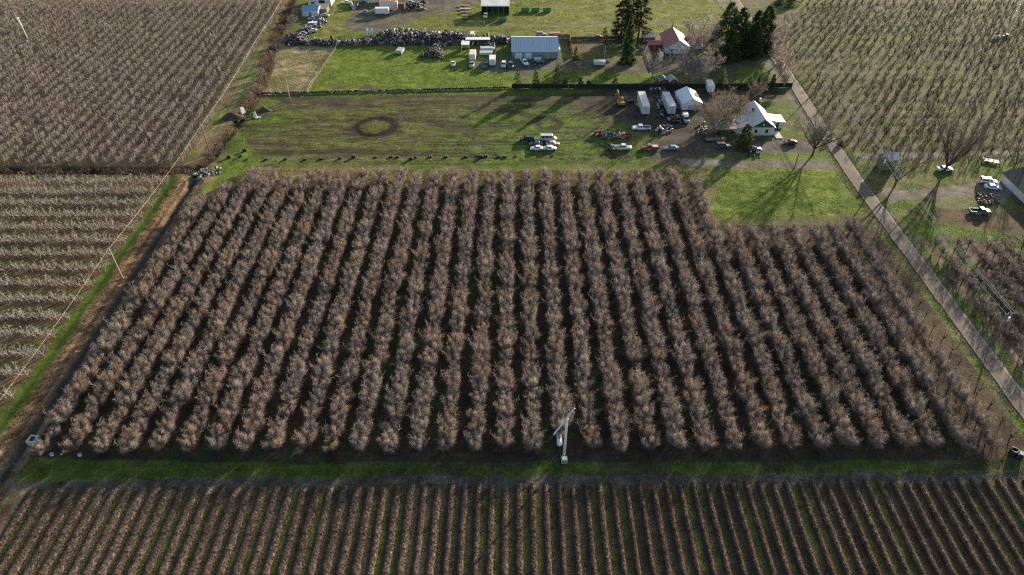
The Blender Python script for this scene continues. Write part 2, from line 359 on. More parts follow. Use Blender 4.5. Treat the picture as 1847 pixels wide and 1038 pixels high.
mix(inpoly(WX, WY, poly((1262, 305), (1490, 304), (1548, 326), (1570, 385), (1290, 392), (1262, 350))), lerp(GRASS * 1.1, np.array((0.19, 0.235, 0.034)), ss(.35, .65, n_st * .5 + n_m * .5)), 0.97)
mix(inpoly(WX, WY, poly((1225, 300), (1300, 312), (1290, 392), (1255, 340))), lerp(OLIVE * 1.1, STRAW * .7, ss(.35, .65, n_m)), 0.7)
# lots beyond the tyre wall
mix(inpoly(WX * .5 + X * .5, WY * .5 + Y * .5, poly((463, 172), (500, 90), (512, 80), (608, 82), (553, 168))), lerp(np.array((0.36, 0.29, 0.175)), np.array((0.19, 0.20, 0.075)), ss(.45, .65, n_m * .6 + n_st * .4)))
mix(inpoly(X, Y, poly((555, 168), (610, 82), (800, 78), (925, 110), (935, 160))), lerp(GRASS * 1.15, GRASS2 * 1.1, ss(.3, .65, n_m * .5 + n_st * .5)))  # pasture green lifted a little, patch of sun put into the grass colour
mix(inpoly(WX, WY, poly((648, 155), (672, 155), (672, 162), (648, 162))), SOIL * 1.2, .8); mix(inpoly(WX, WY, poly((592, 160), (612, 146), (620, 150), (604, 164))), SOIL * 1.2, .7)
up = inpoly(WX, WY, poly((560, 76), (600, 20), (640, -60), (1320, -60), (1330, 10), (1290, 40), (1260, 55), (1000, 66), (930, 66), (780, 50), (690, 52)))
mix(up, lerp(np.array((0.155, 0.185, 0.036)), np.array((0.21, 0.215, 0.05)), ss(.3, .65, n_m * .4 + n_l * .6)))  # far field green also raised, sunlight painted into its colour
mix(up & (n_st > 0.56), (0.155, 0.145, 0.065), 0.5)
mix(inpoly(X, WY, poly((980, 42), (1290, 38), (1290, 42), (980, 47))), DIRT * 1.1, .7); mix(inpoly(WX, WY, poly((860, 38), (990, 42), (990, 47), (860, 46))), DIRT, .4)
mix(inpoly(WX, WY, poly((612, 48), (640, 20), (650, -30), (900, -30), (830, 20), (760, 30), (740, 42), (680, 56), (640, 58))), lerp(np.array((0.11, 0.092, 0.078)), np.array((0.15, 0.13, 0.10)), ss(.35, .65, n_m)), .9)
mix(inpoly(WX, WY, poly((760, 66), (925, 62), (925, 78), (760, 80))), DIRT * .8, .8); mix(inpoly(WX, WY, poly((500, 80), (680, 66), (760, 62), (760, 82), (520, 84))), MUD * 1.6, .8)
mix(inpoly(WX, WY, poly((870, 106), (1006, 104), (1200, 112), (1210, 124), (1000, 122), (960, 133), (880, 130), (850, 118))), lerp(np.array((0.10, 0.095, 0.092)), np.array((0.15, 0.135, 0.12)), ss(.35, .65, n_m)), .92)
hl = inpoly(WX, WY, poly((1010, 70), (1060, 62), (1300, 56), (1380, 90), (1425, 156), (935, 158), (935, 135), (1000, 122)))
mix(hl, lerp(np.array((0.125, 0.105, 0.062)), np.array((0.12, 0.13, 0.04)), ss(.35, .62, n_m * .5 + n_l * .5)), .85)
mix(inpoly(WX, WY, poly((960, 126), (1180, 132), (1180, 156), (940, 157))), lerp(GRASS, GRASS2, ss(.35, .6, n_m)), .8)
mix(inpoly(WX, WY, poly((1000, 112), (1400, 108), (1420, 126), (1180, 128), (1000, 124))), lerp(DIRT, np.array((.1, .085, .07)), ss(.35, .6, n_m)), .8)
mix(inpoly(WX, WY, poly((1330, 122), (1395, 118), (1425, 155), (1320, 155))), GRASS * 1.05, .8)
mix(inpoly(WX, WY, poly((1030, 74), (1110, 70), (1110, 84), (1040, 96))), lerp(DIRT * 1.1, LEAF * 1.2, ss(.35, .6, n_m)), .8)
# right of the road
mix(inpoly(WX, WY, [(109.5, 110), (200, 105), (260, 150), (260, 187), (109.5, 187)]), lerp(GRASS * .9, OLIVE * 1.15, ss(.35, .6, n_m)), .95)
mix(inpoly(WX, Y + .8 * w2, poly((1545, 278), (1900, 272), (1900, 280), (1560, 290))), lerp(DIRT, GRAV * 1.1, ss(.35, .6, n_m)), .9)
mix(inpoly(WX, WY, poly((1540, 288), (1850, 284), (1850, 300), (1800, 315), (1560, 325))), lerp(GRASS, OLIVE * 1.1, ss(.35, .6, n_m)), .85)
mix(inpoly(WX, Y + .8 * w2, poly((1585, 340), (1640, 344), (1760, 330), (1810, 322), (1830, 350), (1800, 372), (1740, 356), (1620, 362), (1590, 372))), lerp(DIRT * 1.15, GRAV * 1.15, ss(.35, .6, n_m)), .92)
mix(inpoly(WX, WY, poly((1690, 352), (1760, 352), (1790, 375), (1690, 378))), (0.17, 0.16, 0.075), .8)
mix(inpoly(WX, WY, poly((1680, 378), (1850, 384), (1850, 424), (1790, 424), (1690, 408))), lerp(SOIL * 1.25, LEAF * .9, ss(.35, .6, n_m)), .9)
mix(inpoly(WX, WY, poly((1625, 390), (1690, 400), (1850, 425), (1850, 462), (1680, 455))), lerp(GRASS, np.array((.12, .165, .028)), ss(.35, .6, n_m)), .95)
ro = inpoly(X, Y, [(109.5, 60), (300, 60), (300, 146), (109.5, 152)])
mix(ro, lerp(GRASS * .85, SOIL, ss(.35, .55, n_m)))
rq = np.abs(((X - 116.0) / 4.6 + 0.5) % 1.0 - 0.5) * 4.6
mix(ro & (rq < 1.0 + n_m - .5), lerp(LEAF * 1.1, np.array((0.25, 0.20, 0.15)), ss(.4, .6, n_s)), .8)
# verges of the road
RXL, RXR = 103.0, 107.5
dr = np.maximum(RXL - X, X - RXR) + 0.8 * (n_m - .5)
mix((dr < 2.6) & (Y > 30) & (Y < 400), lerp(GRASS * .9, np.array((0.15, 0.145, 0.06)), ss(.35, .6, n_m)), .85)
mix((dr < 0.7) & (Y > 30) & (Y < 400), GRAV * .95, .7)
C *= (0.62 + 0.76 * fbm(X, Y * 1.6, 2.6, 31, 4))[:, None]
n, m_ = len(ys), len(xs)
idx = np.arange(n * m_).reshape(n, m_)
quads = np.stack([idx[:-1, :-1].ravel(), idx[:-1, 1:].ravel(), idx[1:, 1:].ravel(), idx[1:, :-1].ravel()], 1)
far = (np.abs(X) > 400) | (np.abs(Y) > 500); Z[far] = 0
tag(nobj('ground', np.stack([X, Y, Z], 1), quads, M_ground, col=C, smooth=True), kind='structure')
def ground_z(x, y):
    i = int(np.clip(np.searchsorted(ys, y), 1, n - 1)); j = int(np.clip(np.searchsorted(xs, x), 1, m_ - 1))
    return float(Z[i * m_ + j])

# ---------------------------------------------------------------- the road and its branches
def strip_sheet(name, pts, w, z, colfn, step=0.7, nx=12):
    """a sheet along a polyline with ragged edges"""
    P2 = [Vector((p[0], p[1])) for p in pts]; path = []
    for a, b in zip(P2[:-1], P2[1:]):
        k = max(2, int((b - a).length / step)); path += [a.lerp(b, i / k) for i in range(k)]
    path.append(P2[-1]); V = []; cc = []
    pa = np.array([(p.x, p.y) for p in path]); dd = np.gradient(pa, axis=0); dd /= np.linalg.norm(dd, axis=1)[:, None]; nn = np.stack([dd[:, 1], -dd[:, 0]], 1)
    s = np.arange(len(path)) * step
    u = np.linspace(-0.5, 0.5, nx)
    WL = w * (1 + 0.26 * (fbm(s, s * 0, 3, 41) - 0.5))
    V = np.concatenate([pa[:, None, :] + nn[:, None, :] * (u[None, :, None] * WL[:, None, None]), np.full((len(path), nx, 1), z)], 2)
    V[:, :, 2] += 0.05 * (1 - (2 * u[None, :]) ** 2)
    V = V.reshape(-1, 3); ci = colfn(V[:, 0], V[:, 1], np.tile(u, len(path)))
    ii = np.arange(len(path) * nx).reshape(len(path), nx)
    q = np.stack([ii[:-1, :-1].ravel(), ii[:-1, 1:].ravel(), ii[1:, 1:].ravel(), ii[1:, :-1].ravel()], 1)
    return tag(nobj(name, V, q, M_road, col=ci, smooth=True), kind='structure')
def roadcol(x, y, u):
    a = fbm(x, y, 9, 51); b = fbm(x, y * .15, 1.2, 52)
    c = lerp(np.array((0.145, 0.114, 0.088)), np.array((0.215, 0.176, 0.138)), ss(.3, .7, a * .6 + b * .4))
    e = np.exp(-((u - 0.42) / 0.045) ** 2) * ss(.3, .5, b + .1); c = c * (1 - .6 * e[:, None]) + np.array((0.42, 0.39, 0.35)) * .6 * e[:, None]
    e = np.exp(-((u + 0.45) / 0.04) ** 2) * .4; c = c * (1 - e[:, None]) + np.array((0.36, 0.33, 0.28)) * e[:, None]
    p = (fbm(x, y, 2.6, 53) > .68); c[p] *= 0.72
    return c
strip_sheet('road', [(105.2, 20), (105.3, 120), (105.2, 180), (106.5, 215), (108.5, 250), (110.0, 300), (112, 420), (118, 900)], 4.3, 0.14, roadcol, nx=24)
# ---------------------------------------------------------------- bare trees
def spikes(B, D, L, R):
    """thin three-sided cones: B bases, D unit directions, L lengths, R radii"""
    B = np.asarray(B); D = np.asarray(D); L = np.asarray(L)[:, None]; R = np.asarray(R)[:, None]
    up = np.where(np.abs(D[:, 2:3]) > .9, np.array([[1., 0, 0]]), np.array([[0., 0, 1.]]))
    a = np.cross(D, up); a /= np.linalg.norm(a, axis=1)[:, None]; b = np.cross(D, a)
    n_ = len(B); V = np.empty((n_, 4, 3))
    for k in range(3):
        w = 2 * math.pi * k / 3; V[:, k] = B + R * (math.cos(w) * a + math.sin(w) * b)
    V[:, 3] = B + D * L
    i = np.arange(n_) * 4
    Fa = np.concatenate([np.stack([i, i + 1, i + 3], 1), np.stack([i + 1, i + 2, i + 3], 1), np.stack([i + 2, i, i + 3], 1)])
    return V.reshape(-1, 3), Fa
def tubes(paths, n=3):
    """list of (points, radii) -> triangles"""
    V = []; Fa = []; base = 0
    for pts, rad in paths:
        p = np.asarray(pts); k = len(p); d = np.gradient(p, axis=0); d /= np.maximum(np.linalg.norm(d, axis=1), 1e-6)[:, None]
        a = np.cross(d, np.array([.31, .17, .93])); a /= np.maximum(np.linalg.norm(a, axis=1), 1e-6)[:, None]; b = np.cross(d, a)
        w = 2 * np.pi * np.arange(n) / n
        V.append((p[:, None] + np.asarray(rad)[:, None, None] * (np.cos(w)[None, :, None] * a[:, None] + np.sin(w)[None, :, None] * b[:, None])).reshape(-1, 3))
        i = np.arange(k - 1)[:, None] * n + np.arange(n)[None]; j = np.arange(k - 1)[:, None] * n + (np.arange(n)[None] + 1) % n
        q = np.stack([i, j, j + n, i + n], -1).reshape(-1, 4) + base
        Fa.append(q[:, [0, 1, 2]]); Fa.append(q[:, [0, 2, 3]]); base += k * n
    return np.concatenate(V), np.concatenate(Fa)
def join(*gs):
    V = []; Fa = []; b = 0
    for v, f in gs: V.append(v); Fa.append(f + b); b += len(v)
    return np.concatenate(V), np.concatenate(Fa)
def unit(v): return v / max(np.linalg.norm(v), 1e-9)
def bare_tree(seed, height=4.3, trunk=0.7, limbs=6, spread=0.75, tr=0.11, nlat=8, lat=1.1, ntw=12, tw=0.7, twr=0.012, up=0.35, aspect=(1, 1), low=0.3, lr=0.45, wild=.62, fuzz=None):
    """returns (trunk and limbs), (laterals and twigs)"""
    r = np.random.RandomState(seed); wood = []; lats = []; B = []; D = []; L = []; R = []
    lean = r.normal(0, .05, 3); top = np.array([lean[0], lean[1], trunk])
    wood.append((np.array([[0, 0, -.1], [0, 0, trunk * .5], top]), [tr * 1.25, tr, tr * .9]))
    for k in range(limbs):
        az = 2 * np.pi * (k + r.uniform(-.3, .3)) / limbs; inc = spread * r.uniform(.45, 1.15)
        d = np.array([math.cos(az) * math.sin(inc) * aspect[0], math.sin(az) * math.sin(inc) * aspect[1], math.cos(inc)]); d = unit(d)
        Lk = (height - trunk) * r.uniform(.78, 1.05) / max(.55, math.cos(inc * .8)); ns = 5; p = top + np.array([0, 0, -r.uniform(0, .3) * trunk]); pts = [p]
        for s in range(ns):
            d = unit(d + r.normal(0, .10, 3) + np.array([0, 0, up * .22])); p = p + d * Lk / ns; pts.append(p)
        pts = np.array(pts); rad = np.linspace(tr * lr * 1.5, twr * 1.3, ns + 1); wood.append((pts, rad))
        for q in range(nlat):
            t = low + (1 - low) * (q + r.uniform(0, 1)) / nlat; f = t * ns; i = min(int(f), ns - 1); b = pts[i] + (pts[i + 1] - pts[i]) * (f - i)
            ld = unit(pts[i + 1] - pts[i]); rd = unit(r.normal(0, 1, 3) * np.array([aspect[0], aspect[1], .7])); rd = unit(rd - ld * rd.dot(ld))
            dd = unit(ld * .45 + rd * .9 + np.array([0, 0, up])); ll = lat * r.uniform(.6, 1.15) * (1.15 - .55 * t)
            mid = b + dd * ll * .5 + r.normal(0, .05, 3) * ll; dd2 = unit(dd + r.normal(0, .22, 3) + np.array([0, 0, up * .5])); e = mid + dd2 * ll * .5
            lats.append((np.array([b, mid, e]), [twr * 2.1, twr * 1.6, twr * .9]))
            m = ntw; tt = r.uniform(.1, 1, m)[:, None]; bb = np.where(tt < .5, b + (mid - b) * tt * 2, mid + (e - mid) * (tt * 2 - 1))
            td = dd2[None] * .5 + r.normal(0, wild, (m, 3)) + np.array([0, 0, up * .6]); td /= np.linalg.norm(td, axis=1)[:, None]
            B.append(bb); D.append(td); L.append(tw * r.uniform(.4, 1.1, m)); R.append(twr * r.uniform(.7, 1.1, m))
    if fuzz:
        m, rx, ry, rz_, zc = fuzz; u = r.normal(0, 1, (m, 3)); u /= np.linalg.norm(u, axis=1)[:, None]
        lump = 1 + .24 * np.sin(3.1 * u[:, 0] + seed) * np.cos(2.7 * u[:, 1] - seed) + .10 * np.sin(5 * u[:, 2] + 4 * u[:, 0] + 2 * seed)
        p = u * (r.rand(m) ** .52 * lump * (1 + .30 * (r.rand(m) < .16)))[:, None] * np.array([rx, ry, rz_]) + np.array([0, 0, zc]); p = p[p[:, 2] > .9]
        nodes_ = np.concatenate([q_ for q_, _ in wood[1:]])
        dd = np.linalg.norm(p[:, None] - nodes_[None], axis=2) + 1.5 * np.maximum(0, nodes_[None, :, 2] - p[:, None, 2] + .2); q_ = nodes_[np.argmin(dd, 1)]
        v = p - q_ + np.array([0, 0, .25]) + r.normal(0, .22, p.shape); ln = np.linalg.norm(v, axis=1); v /= np.maximum(ln, 1e-6)[:, None]; ll = np.clip(ln, .45, 1.05) * r.uniform(.7, 1.15, len(p))
        B.append(p - v * ll[:, None]); D.append(v); L.append(ll); R.append(twr * r.uniform(.7, 1.15, len(p)))
    B = np.concatenate(B); D = np.concatenate(D); L = np.concatenate(L); R = np.concatenate(R)
    return tubes(wood, 5), join(tubes(lats, 3), spikes(B, D, L, R))

def scatter(name, pts, rot, scl, idx, meshes, label, cat, kind='stuff', group=None):
    """one object of kind stuff: copies of a few meshes on points"""
    me = npmesh(name, pts, np.zeros((0, 3), int)) if False else bpy.data.meshes.new(name)
    me.vertices.add(len(pts)); me.vertices.foreach_set('co', np.asarray(pts, np.float32).ravel())
    a = me.attributes.new('rot', 'FLOAT_VECTOR', 'POINT'); a.data.foreach_set('vector', np.asarray(rot, np.float32).ravel())
    a = me.attributes.new('scl', 'FLOAT', 'POINT'); a.data.foreach_set('value', np.asarray(scl, np.float32))
    a = me.attributes.new('idx', 'INT', 'POINT'); a.data.foreach_set('value', np.asarray(idx, np.int32))
    o = link(bpy.data.objects.new(name, me)); tag(o, label, cat, group, kind)
    c = bpy.data.collections.new(name + '_source')
    for i, m in enumerate(meshes): c.objects.link(bpy.data.objects.new('%s_source_%02d' % (name, i), m))
    ng = bpy.data.node_groups.new(name + '_nodes', 'GeometryNodeTree')
    ng.interface.new_socket('Geometry', in_out='INPUT', socket_type='NodeSocketGeometry'); ng.interface.new_socket('Geometry', in_out='OUTPUT', socket_type='NodeSocketGeometry')
    gi = ng.nodes.new('NodeGroupInput'); go = ng.nodes.new('NodeGroupOutput'); ci = ng.nodes.new('GeometryNodeCollectionInfo'); ip = ng.nodes.new('GeometryNodeInstanceOnPoints')
    ci.inputs['Collection'].default_value = c; ci.inputs['Separate Children'].default_value = True; ci.inputs['Reset Children'].default_value = True
    def na(nm, dt):
        q = ng.nodes.new('GeometryNodeInputNamedAttribute'); q.data_type = dt; q.inputs['Name'].default_value = nm; return q.outputs['Attribute']
    e = ng.nodes.new('FunctionNodeEulerToRotation'); ng.links.new(na('rot', 'FLOAT_VECTOR'), e.inputs[0])
    m2p = ng.nodes.new('GeometryNodeMeshToPoints')
    ng.links.new(gi.outputs[0], m2p.inputs[0]); ng.links.new(m2p.outputs[0], ip.inputs['Points']); ng.links.new(ci.outputs[0], ip.inputs['Instance'])
    ip.inputs['Pick Instance'].default_value = True; ng.links.new(na('idx', 'INT'), ip.inputs['Instance Index'])
    ng.links.new(e.outputs[0], ip.inputs['Rotation']); ng.links.new(na('scl', 'FLOAT'), ip.inputs['Scale']); ng.links.new(ip.outputs[0], go.inputs[0])
    md = o.modifiers.new('copies', 'NODES'); md.node_group = ng
    return o
def plant_rows(name, plants, pairs, labeller, cat, group, stuff_name, stuff_label, nmax=300, parts=True, nmat=None):
    """plants: dicts(x, y, rz, s, v, ...) sorted nearest first; the first nmax become things, the rest one object of kind stuff"""
    for p in plants[:nmax]:
        wood, crown = pairs[p['v']]; lab = labeller(p); z = ground_z(p['x'], p['y'])
        if parts:
            t = thing(name, lab, cat, (p['x'], p['y'], z), p['rz'], group); t.scale = (p['s'],) * 3
            link(bpy.data.objects.new('trunk', wood), t); link(bpy.data.objects.new('crown', crown), t)
        else:
            o = link(bpy.data.objects.new(name, crown)); o.location = (p['x'], p['y'], z); o.rotation_euler = (p.get('rx', 0), 0, p['rz']); o.scale = (p['s'],) * 3; tag(o, lab, cat, group)
    rest = plants[nmax:]
    if rest:
        ms = [nm for nm in nmat]
        scatter(stuff_name, [(p['x'], p['y'], ground_z(p['x'], p['y'])) for p in rest], [(p.get('rx', 0), 0, p['rz']) for p in rest], [p['s'] for p in rest], [p['v'] for p in rest], ms, stuff_label, cat)

rnd = random.Random(7)
# main orchard
NV = 9; pairs = []; whole = []
for i in range(NV):
    w_, c_ = bare_tree(100 + i, height=rnd.uniform(3.8, 4.5), trunk=.6, limbs=rnd.choice((9, 10, 11)), spread=.80, nlat=10, lat=1.0, ntw=8, tw=.75, twr=.0125, up=.22, aspect=(.7, 1.1), low=.15, wild=.5, fuzz=(3300, 1.98, 2.5, 1.75, 2.4))
    pairs.append((npmesh('orchard_trunk', *w_, M_limb), npmesh('orchard_crown', *c_, M_twig)))
    jv, jf = join(w_, c_); me = npmesh('orchard_tree_far', jv, jf, M_twig); me.materials.append(M_limb)
    mi = np.zeros(len(jf), np.int32); mi[:len(w_[1])] = 1; me.polygons.foreach_set('material_index', mi); whole.append(me)
trees = []
for k in range(-15, 19):
    y = row_front(k) + rnd.uniform(-.3, .3); i = 1
    while y < row_back(k):
        if not (k == 3 and i == 1) and rnd.random() > .003:
            trees.append(dict(x=row_x(k, y) + rnd.gauss(0, .16), y=y + rnd.gauss(0, .2), rz=rnd.choice((0, math.pi)) + rnd.gauss(0, .3), s=rnd.uniform(.82, 1.13) * (.72 if k in (-15,) and i < 3 else 1), v=rnd.randrange(NV), k=k + 16, i=i))
        y += rnd.uniform(3.4, 3.9); i += 1
trees.sort(key=lambda t: t['i'] * 100 + t['k'])
def lab_orch(p): return 'bare brown orchard tree, %s from the grass strip in the %s row from the ditch' % (ordw(p['i']), ordw(p['k']))
plant_rows('orchard_tree', trees, pairs, lab_orch, 'tree', 'bare trees of the large orchard', 'orchard_trees', 'far bare trees of the large orchard behind its nearest ranks', 300, True, whole)
# pruned pale orchard beyond the ditch: rows along X
def in_view(x, y, z=1.0, mx=25, my=25):
    d = y * CP + (H - z) * SP; px = 923.5 + x / d * F; py = 519 + F * ((H - z) * CP - y * SP) / d
    return -mx < px < 1847 + mx and -my < py < 1038 + my
lp_pairs = []
for i in range(7):
    w_, c_ = bare_tree(300 + i, height=rnd.uniform(2.5, 3.0), trunk=.55, limbs=rnd.choice((4, 5, 6)), spread=.8, tr=.075, lr=.62, nlat=5, lat=.7, ntw=5, tw=.5, twr=.016, up=.25, aspect=(1.2, .8), low=.35)
    lp_pairs.append((npmesh('pruned_trunk', *w_, M_pale), npmesh('pruned_crown', *c_, M_pale)))
pl = []
for j in range(16):
    y0 = LROW0 + LROWS * j; x = LEND - .4 - .02 * j + rnd.uniform(-.4, .4); i = 1
    while in_view(x, y0, 2.5, 12):
        if rnd.random() > .05: pl.append(dict(x=x, y=y0 + rnd.gauss(0, .12), rz=rnd.gauss(0, .35) + rnd.choice((0, math.pi)), s=rnd.uniform(.85, 1.2), v=rnd.randrange(7), j=j + 1, i=i))
        x -= rnd.uniform(1.3, 1.6); i += 1
pl.sort(key=lambda p: p['y'])
plant_rows('pruned_tree', pl, lp_pairs, lambda p: 'pale pruned tree, %s from the green verge in the %s nearest row beyond the ditch' % (ordw(p['i']), ordw(p['j'])), 'tree', 'pale pruned trees beyond the ditch',
           'pruned_trees', 'farthest pale pruned trees beyond the ditch', 300, True, [b for a, b in lp_pairs])
# dense orchard of slim grey trees, upper left: rows along Y
tp = []
for i in range(8):
    w_, c_ = bare_tree(400 + i, height=rnd.uniform(2.9, 3.5), trunk=.8, limbs=rnd.choice((4, 5)), spread=.34, tr=.06, lr=.6, nlat=7, lat=.7, ntw=8, tw=.5, twr=.017, up=.5, low=.15)
    tp.append(npmesh('slim_tree', *join(w_, c_), M_greyt))
pl = []
for k in range(0, 46):
    y = 189.5; i = 1
    while y < 352:
        x = -103.5 - 4.0 * k - .055 * (y - 189.5) * (1 if k < 3 else .75 if k < 6 else .5)
        if in_view(x, y, 1.5, 14) and rnd.random() > .06: pl.append(dict(x=x + rnd.gauss(0, .12), y=y + rnd.gauss(0, .15), rz=rnd.uniform(0, 6.28), rx=rnd.gauss(0, .04), s=rnd.uniform(.8, 1.12), v=rnd.randrange(8), k=k + 1, i=i))
        y += 1.45; i += 1
pl.sort(key=lambda p: p['y'])
plant_rows('slim_tree', pl, [(None, m) for m in tp], lambda p: 'slim grey bare tree, %s from the near end in the %s row from the track' % (ordw(p['i']), ordw(p['k'])), 'tree', 'slim grey trees of the dense orchard',
           'slim_trees', 'dense orchard of slim grey bare trees beyond its nearest ranks', 300, False, tp)
# orchard of dark vase-shaped trees, upper right: rows along X
tp = []
for i in range(8):
    w_, c_ = bare_tree(500 + i, height=rnd.uniform(3.0, 3.8), trunk=.7, limbs=rnd.choice((3, 4, 5)), spread=.7, tr=.10, lr=.6, nlat=8, lat=.9, ntw=10, tw=.6, twr=.018, up=.4, low=.2)
    tp.append(npmesh('vase_tree', *join(w_, c_), M_dark))
pl = []
for j in range(0, 28):
    y0 = 191.0 + 6.0 * j; x = 112.5 + .04 * (y0 - 190) + rnd.uniform(0, 2); i = 1
    while x < 330:
        if in_view(x, y0, 1.5, 14) and rnd.random() > .05 and not (j in (13,) and x < 185) and not (j >= 23 and x < 140): pl.append(dict(x=x, y=y0 + rnd.gauss(0, .3), rz=rnd.uniform(0, 6.28), s=rnd.uniform(.75, 1.15), v=rnd.randrange(8), j=j + 1, i=i))
        x += rnd.uniform(3.4, 4.2); i += 1
pl.sort(key=lambda p: p['y'])
plant_rows('vase_tree', pl, [(None, m) for m in tp], lambda p: 'dark vase-shaped bare tree, %s from the road in the %s row beyond the gravel lane' % (ordw(p['i']), ordw(p['j'])), 'tree', 'dark trees of the orchard across the road',
           'vase_trees', 'far dark bare trees of the orchard across the road', 300, False, tp)
# small orchard right of the road, near
tp = []
for i in range(5):
    w_, c_ = bare_tree(600 + i, height=rnd.uniform(2.4, 3.0), trunk=.8, limbs=5, spread=.9, tr=.10, lr=.6, nlat=9, lat=1.1, ntw=18, tw=.65, twr=.015, up=.1, low=.15)
    tp.append((npmesh('bush_trunk', *w_, M_dark), npmesh('bush_crown', *c_, M_bare)))
pl = []
for k in range(0, 12):
    y = 95.0; i = 1
    while y < 150 - .9 * k * 0:
        x = 112.4 + 4.6 * k
        if in_view(x, y, 1.5, 20) and rnd.random() > .08 and y < 147: pl.append(dict(x=x + rnd.gauss(0, .3), y=y, rz=rnd.uniform(0, 6.28), s=rnd.uniform(1.05, 1.4), v=rnd.randrange(5), k=k + 1, i=i))
        y += rnd.uniform(2.5, 3.2); i += 1
pl.sort(key=lambda p: -p['y'])
cnt = {}
def lab_r(p):
    cnt[p['k']] = cnt.get(p['k'], 0) + 1
    return 'low dark bare tree, %s from the lawn in the %s row across the road' % (ordw(cnt[p['k']]), ordw(p['k']))
plant_rows('low_orchard_tree', pl, tp, lab_r, 'tree', 'low dark trees beside the road', 'x', 'x', 300, True, [])
# trees between the last orchard row and the road: a few thin ones stand there
tp2 = []
for i in range(3):
    w_, c_ = bare_tree(650 + i, height=3.4, trunk=.9, limbs=4, spread=.6, tr=.09, lr=.6, nlat=5, lat=.8, ntw=6, tw=.55, twr=.013)
    tp2.append((npmesh('thin_trunk', *w_, M_dark), npmesh('thin_crown', *c_, M_bare)))
y = 83.5; i = 1
while y < 150:
    wood, crown = tp2[i % 3]; t = thing('thin_orchard_tree', 'thin sparse tree by the road verge, %s from the near grass strip' % ordw(i), 'tree', (97.6 + rnd.gauss(0, .3), y, 0), rnd.uniform(0, 6), 'thin trees along the road verge'); s = rnd.uniform(.8, 1.1); t.scale = (s, s, s)
    link(bpy.data.objects.new('trunk', wood), t); link(bpy.data.objects.new('crown', crown), t); y += rnd.uniform(3.6, 4.6); i += 1

# ---------------------------------------------------------------- near crop field: rows of dry canes
def blades(name, B, h, lean, width, col, mat=M_blade, label=None, cat=None, colvar=.3, seed=0, az=None):
    """one triangle per blade; an uncountable mass of grass or stubble"""
    r = np.random.RandomState(seed); B = np.asarray(B, float); n_ = len(B); a = r.uniform(0, 2 * np.pi, n_) if az is None else az
    hh = h * r.uniform(.5, 1.2, n_); ln = lean * r.uniform(.2, 1.2, n_); w = width * r.uniform(.6, 1.3, n_)
    b2 = r.uniform(0, 2 * np.pi, n_); V = np.empty((n_, 3, 3)); wx = np.cos(b2) * w / 2; wy = np.sin(b2) * w / 2
    V[:, 0] = B + np.stack([wx, wy, 0 * w], 1); V[:, 1] = B - np.stack([wx, wy, 0 * w], 1); V[:, 2] = B + np.stack([np.cos(a) * ln, np.sin(a) * ln, hh], 1)
    c = np.asarray(col, float); c = np.broadcast_to(c, (n_, 3)) * r.uniform(1 - colvar, 1 + colvar, (n_, 1)); c3 = np.repeat(c, 3, axis=0)
    o = nobj(name, V.reshape(-1, 3), np.arange(n_ * 3).reshape(-1, 3), mat, col=c3); return tag(o, label, cat, kind='stuff')
M_cane = bark('dry_cane', (0.140, 0.092, 0.064), (0.185, 0.128, 0.087), .55)
def crop_row(seed, y0=-31.0, y1=0.0):
    r = np.random.RandomState(seed); L = y1 - y0; m = int(L / .22); ts = np.linspace(y0, y1, m); nu = 9; u = np.linspace(0, np.pi, nu)
    wv = .55 * (1 + .5 * (fbm(ts, ts * 0 + seed, 1.3, 61 + seed) - .5)); hv = .22 * (1 + .6 * (fbm(ts, ts * 0 + seed, .9, 71 + seed) - .5)); cx = .28 * (fbm(ts, ts * 0 + seed, 2.5, 81 + seed) - .5)
    Vx = cx[:, None] + wv[:, None] * np.cos(u)[None]; Vz = hv[:, None] * np.sin(u)[None] ** .8; Vy = np.repeat(ts[:, None], nu, 1)
    jit = r.normal(0, .05, (m, nu, 3)); V = np.stack([Vx, Vy, Vz], 2) + jit; V[:, 0, 2] = V[:, -1, 2] = -.05
    ii = np.arange(m * nu).reshape(m, nu); q = np.stack([ii[:-1, :-1].ravel(), ii[:-1, 1:].ravel(), ii[1:, 1:].ravel(), ii[1:, :-1].ravel()], 1)
    hump = (V.reshape(-1, 3), np.concatenate([q[:, [0, 1, 2]], q[:, [0, 2, 3]]]))
    k = int(L * 190); yy = r.uniform(y0, y1, k); th = r.uniform(.1, np.pi - .1, k); f = np.interp(yy, ts, cx); B = np.stack([f + .52 * np.cos(th), yy, .20 * np.sin(th)], 1)
    D = np.stack([np.cos(th) * .7 - .1, r.normal(0, .5, k) - .1, np.sin(th) * .55 + r.normal(.15, .25, k)], 1); D /= np.linalg.norm(D, axis=1)[:, None]
    return npmesh('crop_row', *join(hump, spikes(B, D, r.uniform(.15, .45, k), r.uniform(.012, .024, k))), M_cane)
cms = [crop_row(i) for i in range(5)]
k0 = int((-97 - VROW0) / VROWS); no = 1; lanes = []
for k in range(k0, k0 + 81):
    x = VROW0 + VROWS * k; y1 = 73.3 + .012 * (x + 95) - rnd.uniform(.7, 1.6)
    if x > 99: break
    if x > 0 and rnd.random() < .25: y1 -= rnd.uniform(.3, 1.0)
    o = link(bpy.data.objects.new('crop_row', cms[rnd.randrange(5)])); o.location = (x, y1, 0); s = rnd.uniform(.85, 1.12) * (1.2 - .5 * min(1, max(0, (x + 50) / 80))); o.scale = (s, 1, rnd.uniform(.85, 1.15) * (.9 + .75 * min(1, max(0, (x + 50) / 80)))); o.rotation_euler = (0, 0, rnd.gauss(0, .002))
    tag(o, 'dry brown crop row below the grass strip, %s from the left edge' % ordw(no), 'crop row', 'dry crop rows in the near field'); no += 1; lanes.append(x + VROWS / 2)
rs = np.random.RandomState(3); Bp = []; Cc = []
